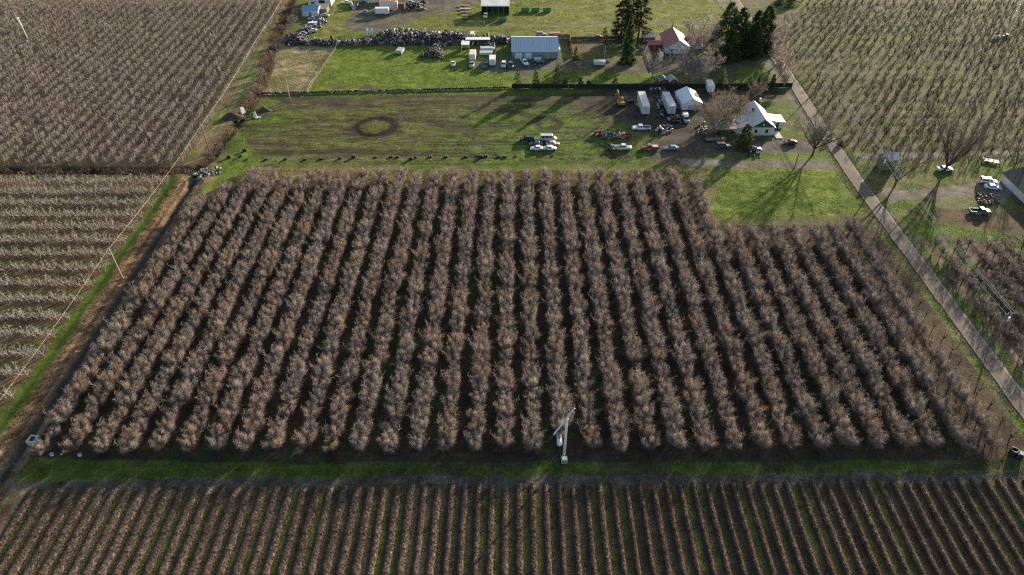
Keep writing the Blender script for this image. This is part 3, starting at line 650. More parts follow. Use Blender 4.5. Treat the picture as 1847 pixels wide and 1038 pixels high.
for q, x in enumerate(lanes):
    g = .35 + .65 * rs.rand() if q % 2 else .25 + .5 * rs.rand()
    for off in (-.58, -.25, .10):
        m = 420; yy = rs.uniform(46, 73.0, m); keep = rs.rand(m) < .35 + .65 * vnoise(yy, yy * 0 + q + off, 1.1, 91); yy = yy[keep]
        Bp.append(np.stack([x + off + rs.normal(0, .07, len(yy)), yy, np.full(len(yy), .0)], 1))
        c = np.array((0.20, 0.165, 0.115))[None] * (1 - g) + np.array((0.125, 0.155, 0.038))[None] * g; Cc.append(np.repeat(c, len(yy), 0))
hx = rs.uniform(-100, 110, 9000); hy = 71.9 + .0126 * (hx + 110) + rs.uniform(0, 2.2, 9000); Bp.append(np.stack([hx, hy, 0 * hx], 1)); Cc.append(np.repeat(np.array([(.16, .14, .11)]), 9000, 0))
blades('stubble', np.concatenate(Bp), .24, .14, .10, np.concatenate(Cc), label='green and straw stubble growing in lines between the crop rows', cat='stubble', seed=5, colvar=.75)
# dry weeds on the ditch bank, in the paddock and along the edges; short grass on the strip
def fill(Pg, dens, seed, keep=None):
    r = np.random.RandomState(seed); a = np.array(Pg); lo_, hi_ = a.min(0), a.max(0); n_ = int((hi_ - lo_).prod() * dens); q = r.uniform(lo_, hi_, (n_, 2)); q = q[inpoly(q[:, 0], q[:, 1], Pg)]
    if keep is not None: q = q[keep(q[:, 0], q[:, 1], r)]
    i = np.clip(np.searchsorted(ys, q[:, 1]), 1, n - 1); j = np.clip(np.searchsorted(xs, q[:, 0]), 1, m_ - 1)
    return np.stack([q[:, 0], q[:, 1], Z[i * m_ + j] - .02], 1)
clump = lambda s, t, sd: (lambda x, y, r: fbm(x, y, s, sd, 2) + r.uniform(-.12, .12, len(x)) > t)
b1 = fill([(-99.4, 70), (-96.8, 70), (-98.6, 180), (-101.6, 182)], 52, 11, clump(1.4, .36, 15)); b2 = fill([(-94.0, 76), (-91.3, 76), (-92.5, 176), (-95.6, 178)], 30, 12, clump(1.2, .42, 16))
bb = np.concatenate([b1, b2]); cc = lerp(np.array((0.22, 0.135, 0.075)), np.array((0.36, 0.26, 0.15)), ss(.3, .7, fbm(bb[:, 0], bb[:, 1], 2.5, 17)))
blades('dry_weeds', bb, .55, .4, .09, cc, label='brown dry weeds along the ditch bank', cat='weeds', seed=6)
b3 = fill(poly((463, 171), (500, 92), (512, 82), (607, 83), (553, 167)), 12, 13, clump(3.0, .42, 18))
cc = lerp(np.array((0.44, 0.35, 0.21)), np.array((0.24, 0.24, 0.09)), ss(.45, .65, fbm(b3[:, 0], b3[:, 1], 5, 19)))
blades('dry_grass', b3, .4, .7, .14, cc, label='long straw-coloured grass in the small paddock', cat='grass', seed=7, az=np.random.RandomState(1).normal(math.pi, .6, len(b3)))
b4 = fill([(-92, 74.6), (-40, 75), (100, 77.0), (100, 79.0), (-40, 78.0), (-92, 78.4)], 60, 14, clump(1.6, .47, 20))
blades('strip_grass', b4, .22, .15, .08, (0.125, 0.165, 0.035), label='bright green grass strip between the orchard and the near field', cat='grass', seed=8)
b5 = fill([(-88, 181), (56, 181), (56, 187), (-82, 187.5)], 16, 24, clump(2.0, .45, 25))
blades('orchard_edge_grass', b5, .7, .4, .10, lerp(np.array((0.30, 0.23, 0.10)), np.array((0.15, 0.17, 0.05)), ss(.4, .6, fbm(b5[:, 0], b5[:, 1], 5, 26))), label='tall yellow grass along the far end of the orchard rows', cat='grass', seed=9)
d2p = []
r_ = np.random.RandomState(5)
for (x0, y0), (x1, y1) in zip(DITCH2[:-1], DITCH2[1:]):
    if x0 < -160: x0, y0 = -160, y0
    m = int(math.hypot(x1 - x0, y1 - y0) * 60); t = r_.rand(m); off = r_.normal(0, 2.2, m); nx, ny = (y1 - y0), -(x1 - x0); l = math.hypot(nx, ny)
    d2p.append(np.stack([x0 + (x1 - x0) * t + off * nx / l, y0 + (y1 - y0) * t + off * ny / l, np.full(m, -.35)], 1))
d2p = np.concatenate(d2p); d2p = d2p[fbm(d2p[:, 0], d2p[:, 1], 3.5, 28) > .45]
blades('ditch_weeds', d2p, 1.1, .6, .13, lerp(np.array((0.15, 0.10, 0.07)), np.array((0.30, 0.22, 0.13)), ss(.35, .65, fbm(d2p[:, 0], d2p[:, 1], 4, 29))), label='brown tangle of weeds filling the upper ditch', cat='weeds', seed=10)

# rough grass over the lawns, pastures and the muddy field: colour follows the ground it grows on
def meadow(name, Pg, dens, seed, h, label, wmul=1.0, bright=1.35):
    b = fill(Pg, dens, seed); i = np.clip(np.searchsorted(ys, b[:, 1]), 1, n - 1); j = np.clip(np.searchsorted(xs, b[:, 0]), 1, m_ - 1); c = C[i * m_ + j]
    ok = (c[:, 1] > c[:, 0] * 1.02) & (fbm(b[:, 0], b[:, 1], 2.2, seed + 5, 3) > .40); b, c = b[ok], c[ok]
    return blades(name, b, h, h * .6, .13 * wmul, c * bright, label=label, cat='grass', seed=seed, colvar=.4)
meadow('lawn_grass', poly((1262, 303), (1490, 303), (1552, 326), (1572, 385), (1290, 394)), 14, 101, .22, 'bright lawn grass in the notch between the orchard and the road')
meadow('pasture_grass', poly((555, 168), (610, 82), (800, 80), (925, 108), (935, 160)), 8, 102, .25, 'green pasture grass behind the tyre wall', 1.4)
meadow('field_grass', poly((385, 318), (440, 188), (490, 172), (1060, 168), (1180, 240), (1230, 296), (900, 298), (470, 298)), 9, 103, .22, 'patchy grass on the muddy field', 1.2)
meadow('far_field_grass', poly((560, 76), (600, 20), (640, -10), (1320, -10), (1300, 30), (1260, 55), (1000, 66), (780, 50)), 4, 104, .3, 'yellow green grass of the far field', 1.9)
meadow('garden_grass', poly((940, 158), (1000, 124), (1180, 128), (1400, 112), (1425, 156)), 5, 105, .25, 'garden grass around the red roofed house', 1.5)
meadow('verge_lawn_grass', [(109.5, 145), (190, 140), (220, 187), (109.5, 187)], 7, 106, .22, 'rough lawn grass across the road', 1.2)
b6 = []
r6 = np.random.RandomState(9); yy = r6.uniform(70, 330, 14000); sd = r6.choice((-1, 1), 14000); cxr = np.interp(yy, [20, 120, 180, 215, 250, 300, 420], [105.2, 105.3, 105.2, 106.5, 108.5, 110.0, 112]); off = 1.85 + np.abs(r6.normal(0, .9, 14000)) + .5 * (fbm(yy, yy * 0 + sd, 4, 77) - .3)
b6 = np.stack([cxr + sd * off, yy, np.full(14000, .02)], 1)
blades('verge_grass', b6, .3, .2, .13, lerp(np.array((0.14, 0.18, 0.035)), np.array((0.26, 0.21, 0.11)), ss(.4, .62, fbm(b6[:, 0], b6[:, 1], 5, 78))), label='ragged grass along both edges of the road', cat='grass', seed=12)
# ---------------------------------------------------------------- buildings
R_ = math.radians
def rib_mat(name, c, pitch=.3, along='X', **kw):
    """sheet metal: paint with fine ribs"""
    m = paint(name, c, **kw); nt = m.node_tree; b = nt.nodes['Principled BSDF']
    tc = N(nt, 'ShaderNodeTexCoord'); w = N(nt, 'ShaderNodeTexWave', wave_type='BANDS', bands_direction=along); w.inputs['Scale'].default_value = .31 / pitch
    lk(nt, tc.outputs['Object'], w.inputs['Vector']); bp = N(nt, 'ShaderNodeBump'); bp.inputs['Strength'].default_value = .5; bp.inputs['Distance'].default_value = .06
    lk(nt, w.outputs['Fac'], bp.inputs['Height']); lk(nt, bp.outputs[0], b.inputs['Normal']); return m
def gable(t, x0, x1, y0, y1, h, rise, wallm, roofm, axis='y', over=.4, th=.12, ribs=0.0, rname='roof'):
    """walls and a two-slope roof under thing t; ridge along axis"""
    g = G()
    if axis == 'y':
        xm = (x0 + x1) / 2; g.prism([(x0, -.1), (x1, -.1), (x1, h), (xm, h + rise), (x0, h)], y0, y1, 'y')
    else:
        ym = (y0 + y1) / 2; g.prism([(y0, -.1), (y1, -.1), (y1, h), (ym, h + rise), (y0, h)], x0, x1, 'x')
    g.build('wall', wallm, t)
    r = G(); half = ((x1 - x0) if axis == 'y' else (y1 - y0)) / 2; sl = rise / half; e = 0.03
    a, b = (y0 - over, y1 + over) if axis == 'y' else (x0 - over, x1 + over)
    c = (x0 + x1) / 2 if axis == 'y' else (y0 + y1) / 2
    for s in (-1, 1):
        u0, u1 = c, c + s * (half + over); z0, z1 = h + rise + e, h + rise + e - sl * (half + over)
        r.prism([(u0, z0), (u1, z1), (u1, z1 + th), (u0, z0 + th)], a, b, axis)
        if ribs:
            k = int((b - a) / ribs)
            for i in range(k + 1):
                w = a + (b - a) * i / k; w = min(max(w, a + .04), b - .04)
                r.prism([(u0, z0 + th - .01), (u1, z1 + th - .01), (u1, z1 + th + .06), (u0, z0 + th + .06)], w - .03, w + .03, axis)
    ro = r.build(rname, roofm, t)
    q = G()
    if axis == 'y': q.tube([(c, a + .02, h + rise + th + .04), (c, b - .02, h + rise + th + .04)], .10, 5)
    else: q.tube([(a + .02, c, h + rise + th + .04), (b - .02, c, h + rise + th + .04)], .10, 5)
    q.build('ridge_cap', roofm, ro)
    return ro
def door(t, x0, x1, z1, y, mat, name='door', lines=0, knob=False):
    g = G(); g.box(x0, x1, y - .06, y + .04, .02, z1); d = g.build(name, mat, t)
    if lines:
        q = G()
        for i in range(lines - 1): z = z1 * (i + 1) / lines; q.box(x0 + .03, x1 - .03, y - .085, y - .061, z - .02, z + .02)
        q.build('seam', M_greym, d)
    if knob: q = G(); q.box(x1 - .22, x1 - .12, y - .12, y - .061, .95, 1.05); q.build('handle', M_greym, d)
    return d
def window(t, x0, x1, z0, z1, y, axis='y', frame=None):
    g = G(); f = G()
    if axis == 'y':
        f.box(x0 - .08, x1 + .08, y - .05, y + .03, z0 - .08, z1 + .08); g.box(x0, (x0 + x1) / 2 - .03, y - .075, y - .051, z0, z1); g2_ = G().box((x0 + x1) / 2 + .03, x1, y - .075, y - .051, z0, z1)
    else:
        f.box(y - .05, y + .03, x0 - .08, x1 + .08, z0 - .08, z1 + .08); g.box(y - .075, y - .051, x0, (x0 + x1) / 2 - .03, z0, z1); g2_ = G().box(y - .075, y - .051, (x0 + x1) / 2 + .03, x1, z0, z1)
    w = f.build('window', frame or M_white, t); g.build('pane', M_glass, w); g2_.build('pane', M_glass, w); return w
def root(name, label, cat, px, py, rz=0.0, group=None):
    p = at(px, py); return thing(name, label, cat, (p.x, p.y, 0), R_(rz), group)
M_bluewall = rib_mat('blue_grey_siding', (0.20, 0.27, 0.33), .45, rough=.6, var=.1)
M_blueroof = rib_mat('pale_blue_roof', (0.46, 0.55, 0.62), .45, rough=.45, var=.1, spec=.4)
M_redroof = P('red_roof', (0.42, 0.13, 0.12), rough=.55, var=.2); M_redwall = P('barn_red', (0.22, 0.05, 0.045), rough=.8, var=.25)
M_siding = P('pale_siding', (0.62, 0.64, 0.64), rough=.7, var=.1); M_greyroof = rib_mat('grey_metal_roof', (0.70, 0.70, 0.68), .5, rough=.4, var=.22, dirt=.15)
M_shing = P('dark_shingle', (0.085, 0.08, 0.082), rough=.9, var=.3, scale=4); M_greenroof = P('green_roof', (0.10, 0.24, 0.20), rough=.6, var=.2)
M_yell = P('yellow_paint', (0.55, 0.42, 0.10), rough=.5, dirt=.2); M_canvas = P('white_canvas', (0.80, 0.81, 0.82), rough=.55, var=.12); M_brownroof = P('brown_roof', (0.30, 0.25, 0.21), rough=.8, var=.3)
M_green = P('green_paint', (0.05, 0.16, 0.07), rough=.5, dirt=.15); M_dgreen = P('dark_green_gable', (0.04, 0.10, 0.07), rough=.7); M_tarp = P('blue_roof', (0.22, 0.36, 0.55), rough=.6, var=.2)
M_conc = P('pale_concrete', (0.55, 0.53, 0.49), rough=.85, var=.2)

t = root('metal_barn', 'long blue grey metal building with pale roof and two white garage doors', 'barn', 965, 106.5)
gable(t, -9.4, 9.4, 0, 17, 3.0, 2.7, M_bluewall, M_blueroof, 'x', ribs=.95)
door(t, -8.2, -5.3, 2.5, 0, M_white, 'garage_door', 4); door(t, -4.3, -1.4, 2.5, 0, M_white, 'garage_door', 4); door(t, 4.7, 5.8, 2.3, 0, M_yell, 'door', 0, True)
window(t, 1.4, 2.2, 1.2, 1.9, 0); G().tube([(-.6, 4.2, 4.2), (-.6, 4.2, 6.4)], .16, 8).build('vent_pipe', M_greym, t); G().box(9.42, 10.6, 4, 7, 1.0, 2.4).build('side_cabinet', M_white, t)

t = root('white_house', 'white house with pale metal gable roof and dark green front gable', 'house', 1373, 244.5)
gable(t, -4.0, 4.0, 0, 14, 2.9, 2.9, M_siding, M_greyroof, 'y', ribs=1.0)
G().prism([(-3.7, 2.95), (3.7, 2.95), (0, 5.6)], -.10, -.002, 'y').build('gable_panel', M_dgreen, t); G().tube([(0, -.18, 3.9), (0, -.11, 3.9)], .32, 10).build('round_vent', M_white, t)
window(t, 1.0, 2.0, .9, 2.2, 0); window(t, -2.6, -1.7, .9, 2.2, 0)
G().box(4.0, 8.6, 5.0, 9.8, -.1, 2.4).build('wing_wall', M_siding, t); G().prism([(4.02, 2.95), (9.0, 2.42), (9.0, 2.54), (4.02, 3.07)], 4.6, 10.2, 'y').build('wing_roof', M_greyroof, t); door(t, 6.2, 7.1, 2.0, 5.0, M_glass, 'door')
G().box(-8.4, -4.0, 1.2, 9.0, -.1, 2.0).build('lean_to_wall', M_siding, t); G().prism([(-8.9, 2.05), (-4.02, 2.85), (-4.02, 2.97), (-8.9, 2.17)], .8, 9.4, 'y').build('lean_to_roof', M_greyroof, t)
G().box(-1.9, -1.3, 8.2, 8.8, 4.0, 6.1).build('chimney', M_rust, t); G().box(4.3, 6.6, -2.4, 2.6, -.05, .18).build('porch_slab', M_conc, t)
t = root('carport', 'low brown roofed carport on posts beside the white house', 'carport', 1309, 246)
G().prism([(-3.6, 2.3), (3.4, 2.7), (3.4, 2.84), (-3.6, 2.44)], -.2, 7.6, 'y').build('roof', M_brownroof, t)
for x, y, h in ((-3.3, .1, 2.3), (3.1, .1, 2.64), (-3.3, 7.2, 2.3), (3.1, 7.2, 2.64)): G().box(x - .07, x + .07, y - .07, y + .07, -.1, h).build('post', M_wood, t)

t = root('red_roof_house', 'grey house with red roof and side wing behind bare trees', 'house', 1221, 97)
gable(t, -4.8, 4.8, 0, 15, 2.8, 2.8, M_siding, M_redroof, 'y', ribs=1.2)
G().box(4.8, 14.0, 5.0, 11.0, -.1, 2.6).build('wing_wall', M_siding, t); w = G()
for s, a in ((-1, 5 - .5), (1, 11 + .5)): w.prism([(8.0, 4.2), (a, 2.62), (a, 2.74), (8.0, 4.32)], 4.82, 14.4, 'x')
w.build('wing_roof', M_redroof, t); window(t, -2.6, -1.2, .9, 2.1, 0); window(t, 1.2, 2.8, .9, 2.1, 0); door(t, -.5, .5, 2.05, 0, M_white, 'door', 0, True)
G().tube([(-.4, 13.5, 5.0), (-.4, 13.5, 8.4)], .16, 8).build('chimney_pipe', M_black, t); G().box(-3.4, 3.4, -1.5, -.02, 2.3, 2.42).build('porch_roof', M_white, t)
def shed(name, label, px, py, w, d, h, rise, wm, rm, rz=0, axis='y', dr=True, group=None):
    t = root(name, label, 'shed', px, py, rz, group); gable(t, -w / 2, w / 2, 0, d, h, rise, wm, rm, axis, over=.25, th=.08)
    if dr: door(t, -.55, .55, min(h - .1, 1.95), 0, M_wood, 'door', 0, True)
    return t
shed('garden_shed', 'small dark red shed with green roof by the black fence', 1197, 156, 3.8, 4.0, 2.0, 1.0, M_redwall, M_greenroof, 8)
shed('garden_shed', 'small dark red shed with pale and green roof beside another shed', 1214, 157.5, 3.4, 4.4, 2.2, 1.1, M_redwall, P('pale_green_roof', (.35, .42, .40), rough=.6), 10)
shed('tool_shed', 'low shed with dull red roof left of the red roofed house', 1180, 89, 5.0, 4.4, 1.9, .7, M_redwall, M_redroof, 4, 'x')
shed('tool_shed', 'grey roofed shed under the tall pines behind the low red shed', 1170, 76, 5.2, 4.4, 2.1, .8, M_wood, M_greyroof, 0, 'x')
shed('workshop_shed', 'blue roofed shed at the head of the row of junk cars', 560, 30, 7.6, 7.0, 2.6, 1.2, M_siding, M_tarp, 0, 'x'); 
t = root('lean_to_shed', 'grey roofed lean-to joined to the blue shed', 'shed', 580, 25); G().box(-2.9, 2.7, 0, 5.4, -.1, 2.1).build('wall', M_wood, t); G().prism([(-.3, 2.12), (5.8, 2.75), (5.8, 2.87), (-.3, 2.24)], -3.0, 2.9, 'x').build('roof', M_brownroof, t)
t = root('white_workshop', 'pale blue roofed workshop at the top of the junk yard', 'building', 577, 11); gable(t, -5.6, 5.6, 0, 8, 3.2, 1.4, M_siding, M_blueroof, 'x'); door(t, -.2, 2.6, 2.6, 0, M_black, 'garage_door'); window(t, -4, -2.6, 1, 2, 0)
# open pole barn with dark inside
t = root('pole_barn', 'long dark open-fronted shed with thin white roof edge', 'shed', 893.5, 27.5)
g = G(); g.box(-6.5, 6.5, 6.3, 6.5, -.1, 4.2); g.box(-6.5, -6.3, 0, 6.3, -.1, 4.2); g.box(6.3, 6.5, 0, 6.3, -.1, 4.2); g.build('wall', P('dark_green_metal', (.03, .06, .055), rough=.7), t)
G().prism([(-.5, 4.25), (6.9, 4.75), (6.9, 4.9), (-.5, 4.4)], -6.8, 6.8, 'x').build('roof', M_greyroof, t); G().box(-6.8, 6.8, -.56, -.502, 4.1, 4.45).build('fascia', M_white, t)
for x in (-3.9, -1.3, 1.3, 3.9): G().box(x - .1, x + .1, .02, .22, -.1, 4.3).build('post', M_wood, t)
# white open carports
t = root('open_shelter', 'white flat roofed open shelter on posts beside the scrap', 'shelter', 862, 96)
G().box(-5.4, 5.0, 6.0, 9.0, 3.3, 3.45).build('roof', M_white, t); G().box(-7.0, -3.6, 1.0, 5.9, 3.0, 3.14).build('roof', M_white, t)
for x, y in ((-5.2, 6.2), (-.2, 6.2), (4.8, 6.2), (-5.2, 8.8), (4.8, 8.8)): G().box(x - .08, x + .08, y - .08, y + .08, -.1, 3.3).build('post', M_wood, t)
for x, y in ((-6.9, 1.1), (-3.7, 1.1), (-6.9, 5.7)): G().box(x - .08, x + .08, y - .08, y + .08, -.1, 3.0).build('post', M_white, t)
G().box(-6.8, -3.8, 5.6, 5.8, -.1, 2.9).build('back_wall', P('tan_panel', (.35, .28, .16)), t)
# canvas shelter
t = root('canvas_shelter', 'white canvas shelter with pitched roof beside the semi trailers', 'shelter', 1247.5, 198.5, 3)
gable(t, -3.7, 3.7, 0, 10.5, 2.3, 1.9, M_canvas, M_canvas, 'y', over=.12, th=.06); G().box(-1.6, 2.0, -.09, -.002, 1.5, 1.62).build('seam', M_greym, t); G().box(-1.5, 2.3, -.05, -.003, .05, 1.5).build('flap', P('clear_sheet', (.5, .55, .58), rough=.3), t)
# building across the road
t = thing('garage_building', 'low building with dark shingle roof and three white garage doors across the road', 'building', (155.5, 163, 0))
gable(t, -6.5, 8.5, 0, 17.5, 2.7, 2.4, M_siding, M_shing, 'y', over=.6)
for y0 in (1.2, 6.6, 12.0):
    d = G().box(-6.58, -6.46, y0, y0 + 4.4, .02, 2.35).build('garage_door', M_white, t); q = G()
    for z in (.6, 1.2, 1.8): q.box(-6.60, -6.581, y0 + .05, y0 + 4.35, z - .02, z + .02)
    q.build('seam', M_greym, d)
t = root('pump_house', 'small tall grey pump house beside the utility pole', 'shed', 1601, 307, 6); gable(t, -2.3, 2.3, 0, 3.4, 3.6, 1.4, P('grey_board', (.22, .21, .20), rough=.8, var=.3), M_greyroof, 'x', over=.3); door(t, -.5, .5, 2.0, 0, M_wood, 'door', 0, True); G().tube([(.9, 2.6, 4.6), (.9, 2.6, 5.9)], .18, 7).build('chimney', M_black, t)

# ---------------------------------------------------------------- vehicles
def wheel(t, x, y, r=.34, w=.24):
    o = G().tube([(x, y - w / 2, r), (x, y + w / 2, r)], r, 14).build('wheel', M_black, t); s = 1 if y > 0 else -1
    G().tube([(x, y + s * w * .5, r), (x, y + s * (w * .5 + .02), r)], r * .58, 10).build('rim', M_rim, o)
def body_loft(st, zb):
    g = G(); V = []; Fs = []
    for x, zt, w in st: V += [(x, -w, zb), (x, -w * 1.02, zb + (zt - zb) * .55), (x, -w * .97, zt - .10), (x, -w * .86, zt), (x, w * .86, zt), (x, w * .97, zt - .10), (x, w * 1.02, zb + (zt - zb) * .55), (x, w, zb)]
    for i in range(len(st) - 1):
        for k in range(8): Fs.append((i * 8 + k, i * 8 + (k + 1) % 8, i * 8 + 8 + (k + 1) % 8, i * 8 + 8 + k))
    Fs.append(tuple(range(8))); Fs.append(tuple((len(st) - 1) * 8 + k for k in range(8))); return g.add(V, Fs)
def frustum(g, x0, x1, w, z, X0, X1, W, Zt, c=.0):
    return g.hexa([(x0, -w, z), (x1, -w, z), (x1, w, z), (x0, w, z)], [(X0, -W, Zt), (X1, -W, Zt), (X1, W, Zt), (X0, W, Zt)])
def panes(t, x0, x1, w, z, X0, X1, W, Zt, split=1):
    """windscreen, rear window and side windows just outside a cabin"""
    def P3(x, s, f):  # point on the side, f = 0 at the belt, 1 at the roof
        return ((x[0] * (1 - f) + x[1] * f), s * (w * (1 - f) + W * f + .012), z * (1 - f) + Zt * f)
    a, b = .14, .88
    for (xb, xt, nm, s) in ((x1, X1, 'windscreen', 1), (x0, X0, 'rear_window', -1)):
        k = .015 * s; q = [(xb * (1 - f) + xt * f + k, sy * (w * (1 - f) + W * f) * .88, z * (1 - f) + Zt * f) for f, sy in ((a, -1), (a, 1), (b, 1), (b, -1))]
        G().add(q + [(p[0] - .03 * s, p[1], p[2]) for p in q], [(0, 1, 2, 3), (7, 6, 5, 4), (0, 4, 5, 1), (1, 5, 6, 2), (2, 6, 7, 3), (3, 7, 4, 0)]).build(nm, M_glass, t)
    for s in (-1, 1):
        for i in range(split):
            u0, u1 = .07 + .88 * i / split, .07 + .88 * (i + 1) / split - .045
            q = []
            for u, f in ((u0, a), (u1, a), (u1, b), (u0, b)):
                xx = (x0 * (1 - f) + X0 * f) * (1 - u) + (x1 * (1 - f) + X1 * f) * u; q.append((xx, s * (w * (1 - f) + W * f + .014), z * (1 - f) + Zt * f))
            G().add(q + [(p[0], p[1] - .03 * s, p[2]) for p in q], [(0, 1, 2, 3), (7, 6, 5, 4), (0, 4, 5, 1), (1, 5, 6, 2), (2, 6, 7, 3), (3, 7, 4, 0)]).build('side_window', M_glass, t)
_carp = {}
def carpaint(c):
    if c not in _carp: _carp[c] = paint('car_paint_%02d' % len(_carp), c, rough=.36, var=.12, dirt=.14, spec=.6)
    return _carp[c]
def car(kind, c, px, py, h, label, L=None, group=None, name=None):
    nm = name or {'sedan': 'sedan', 'suv': 'suv', 'pickup': 'pickup_truck', 'van': 'van', 'jeep': 'off_road_car'}[kind]
    p = at(px, py, .7); t = thing(nm, label, {'sedan': 'car', 'suv': 'car', 'jeep': 'car', 'pickup': 'pickup truck', 'van': 'van'}[kind], (p.x, p.y, ground_z(p.x, p.y) + .02), R_(h), group); m = carpaint(c)
    if kind == 'sedan':
        L = L or 4.5; w = .87; body_loft([(-.5 * L, .78, w * .88), (-.47 * L, .92, w * .95), (-.30 * L, .97, w), (0, .94, w), (.22 * L, .92, w), (.42 * L, .80, w * .97), (.48 * L, .68, w * .9), (.5 * L, .55, w * .84)], .26).build('body', m, t)
        a = (-.36 * L, .22 * L, w * .93, .92, -.22 * L, .06 * L, w * .72, 1.42); sp = 2; ax = .295 * L
    elif kind in ('suv', 'jeep'):
        L = L or (4.7 if kind == 'suv' else 4.0); w = .93; body_loft([(-.5 * L, 1.0, w * .93), (-.47 * L, 1.06, w), (0, 1.06, w), (.22 * L, 1.05, w), (.42 * L, .98, w * .97), (.49 * L, .85, w * .92), (.5 * L, .65, w * .9)], .34).build('body', m, t)
        a = (-.48 * L, .24 * L, w * .95, 1.03, -.44 * L, .10 * L, w * .80, 1.78); sp = 3; ax = .30 * L
    elif kind == 'van':
        L = L or 5.4; w = .98; body_loft([(-.5 * L, 1.1, w), (0, 1.12, w), (.34 * L, 1.1, w), (.46 * L, .95, w * .95), (.5 * L, .75, w * .9)], .36).build('body', m, t)
        a = (-.5 * L, .40 * L, w * .97, 1.08, -.49 * L, .24 * L, w * .86, 2.1); sp = 3; ax = .31 * L
    else:
        L = L or 5.6; w = .96; body_loft([(-.06 * L, .98, w), (.0 * L, 1.02, w), (.22 * L, 1.02, w), (.30 * L, 1.04, w), (.46 * L, .98, w * .97), (.495 * L, .86, w * .93), (.5 * L, .6, w * .9)], .40).build('body', m, t)
        b = G(); x0, x1 = -.5 * L, -.062 * L; b.box(x0, x1, -w, w, .42, .66); b.box(x0, x1, -w, -w + .07, .661, 1.06); b.box(x0, x1, w - .07, w, .661, 1.06); b.box(x0, x0 + .06, -w + .071, w - .071, .661, 1.04); b.box(x1 - .06, x1, -w + .071, w - .071, .661, 1.06); bd = b.build('bed', m, t)
        G().box(x0 + .065, x1 - .065, -w + .075, w - .075, .662, .70).build('bed_liner', M_black, bd)
        a = (-.05 * L, .26 * L, w * .95, 1.0, -.04 * L, .15 * L, w * .78, 1.74); sp = 2; ax = .315 * L
    cb = frustum(G(), *a).build('cabin', m, t); panes(t, *a, split=sp)
    r = .33 if kind == 'sedan' else .39
    for sx in (-1, 1):
        for sy in (-1, 1): wheel(t, sx * ax, sy * (w - .10), r)
    for sy in (-1, 1):
        z = .62 if kind == 'sedan' else .80
        G().box(L * .485, L * .506, sy * .62 - .16, sy * .62 + .16, z - .07, z + .08).build('headlight', M_lamp, t); G().box(-L * .507, -L * .49, sy * .68 - .12, sy * .68 + .12, z, z + .18).build('tail_light', M_tail, t)
    G().box(L * .495, L * .515, -.7, .7, .34, .48).build('bumper', M_greym, t); G().box(-L * .515, -L * .495, -.7, .7, .34, .48).build('bumper', M_greym, t)
    return t
WH, SV, BK, NV_, RD, MR, BG, GN, TN, TE = (.80, .80, .80), (.5, .51, .52), (.015, .016, .018), (.03, .05, .10), (.32, .05, .04), (.13, .02, .025), (.16, .24, .30), (.05, .12, .10), (.40, .33, .24), (.12, .36, .38)
car('suv', BK, 951, 251, 180, 'black off-road wagon parked on its own left of the silver van', 5.2)
car('van', SV, 989, 250, 0, 'silver van at the back of the cars parked on the muddy field', 5.4)
car('sedan', NV_, 967, 258.5, 180, 'dark blue car tucked behind the white car on the muddy field')
car('sedan', WH, 968, 267, 180, 'white hatchback at the front of the parked group, facing the ditch', 4.1)
car('sedan', TN, 997, 259, 0, 'tan car between the silver van and the silver sedan')
car('sedan', (.62, .68, .72), 992, 267, 0, 'silver blue sedan at the front of the parked group, facing the road', 4.3)
car('pickup', WH, 1157, 230.5, 180, 'white pickup truck below the semi trailers on the dark yard', 6.3)
t = car('pickup', WH, 1122, 266, 0, 'white pickup truck with a loaded bed near the orchard end', 6.2); G().box(-2.7, -.5, -.7, .6, .72, 1.3).build('load', P('junk_load', (.2, .2, .22), var=.5, scale=4), t)
t = car('pickup', RD, 1126, 245, 180, 'red pickup truck with its hood raised', 5.2); G().hexa([(1.25, -.8, 1.06), (1.3, -.8, 1.04), (1.3, .8, 1.04), (1.25, .8, 1.06)], [(1.75, -.8, 2.1), (1.8, -.8, 2.08), (1.8, .8, 2.08), (1.75, .8, 2.1)]).build('hood', M_white, t)
t = car('pickup', (.28, .07, .05), 1173, 266, 180, 'rusty red pickup truck carrying a cream load', 5.8); G().box(-2.4, -.6, -.7, .7, .72, 1.25).build('load', P('cream_load', (.55, .48, .40), var=.4, scale=3), t)
car('sedan', BG, 1211, 266.5, 180, 'blue grey sedan beside the rusty red pickup', 4.8)
car('suv', (.05, .07, .065), 1304, 263, 0, 'dark green wagon in front of the carport', 5.0)
car('sedan', GN, 1361, 268, 0, 'green car half hidden by the conifer in front of the white house')
car('sedan', MR, 1426, 256, 180, 'dark red car parked on the gravel below the bare tree', 4.3)
t = car('pickup', (.28, .38, .36), 1237, 214, -90, 'pale green truck facing the orchard below the canvas shelter', 5.4); G().box(-2.6, -.5, -.95, .95, 1.07, 1.9).build('bed_box', M_white, t)
car('sedan', WH, 1705, 304, 0, 'white sedan under the big bare tree across the road', 4.8)
car('suv', WH, 1783, 327, -12, 'white wagon parked before the garage doors', 5.0); car('sedan', (.62, .66, .66), 1791, 337, -14, 'silver sedan close beside the white wagon', 4.6)
car('pickup', (.10, .16, .12), 1768, 381, -4, 'dark green pickup truck on the brown ground below the garage', 5.6)
car('pickup', WH, 946, 112, -72, 'white pickup truck parked before the garage doors of the metal building', 5.8)
car('jeep', (.7, .7, .68), 908.5, 117, -92, 'small white car with dark windscreen right of the white box trailer', 4.1); car('jeep', (.05, .05, .05), 921.5, 118, -88, 'black car with pale roof rack in front of the metal building', 4.3)
car('sedan', (.06, .06, .07), 876, 117, -94, 'dark car hidden beside the white box trailer'); car('pickup', (.45, .45, .42), 851, 116, -90, 'grey pickup truck with light sides on the pasture edge', 5.0); car('sedan', WH, 817.5, 115, -84, 'small white car alone on the pasture edge', 3.8)
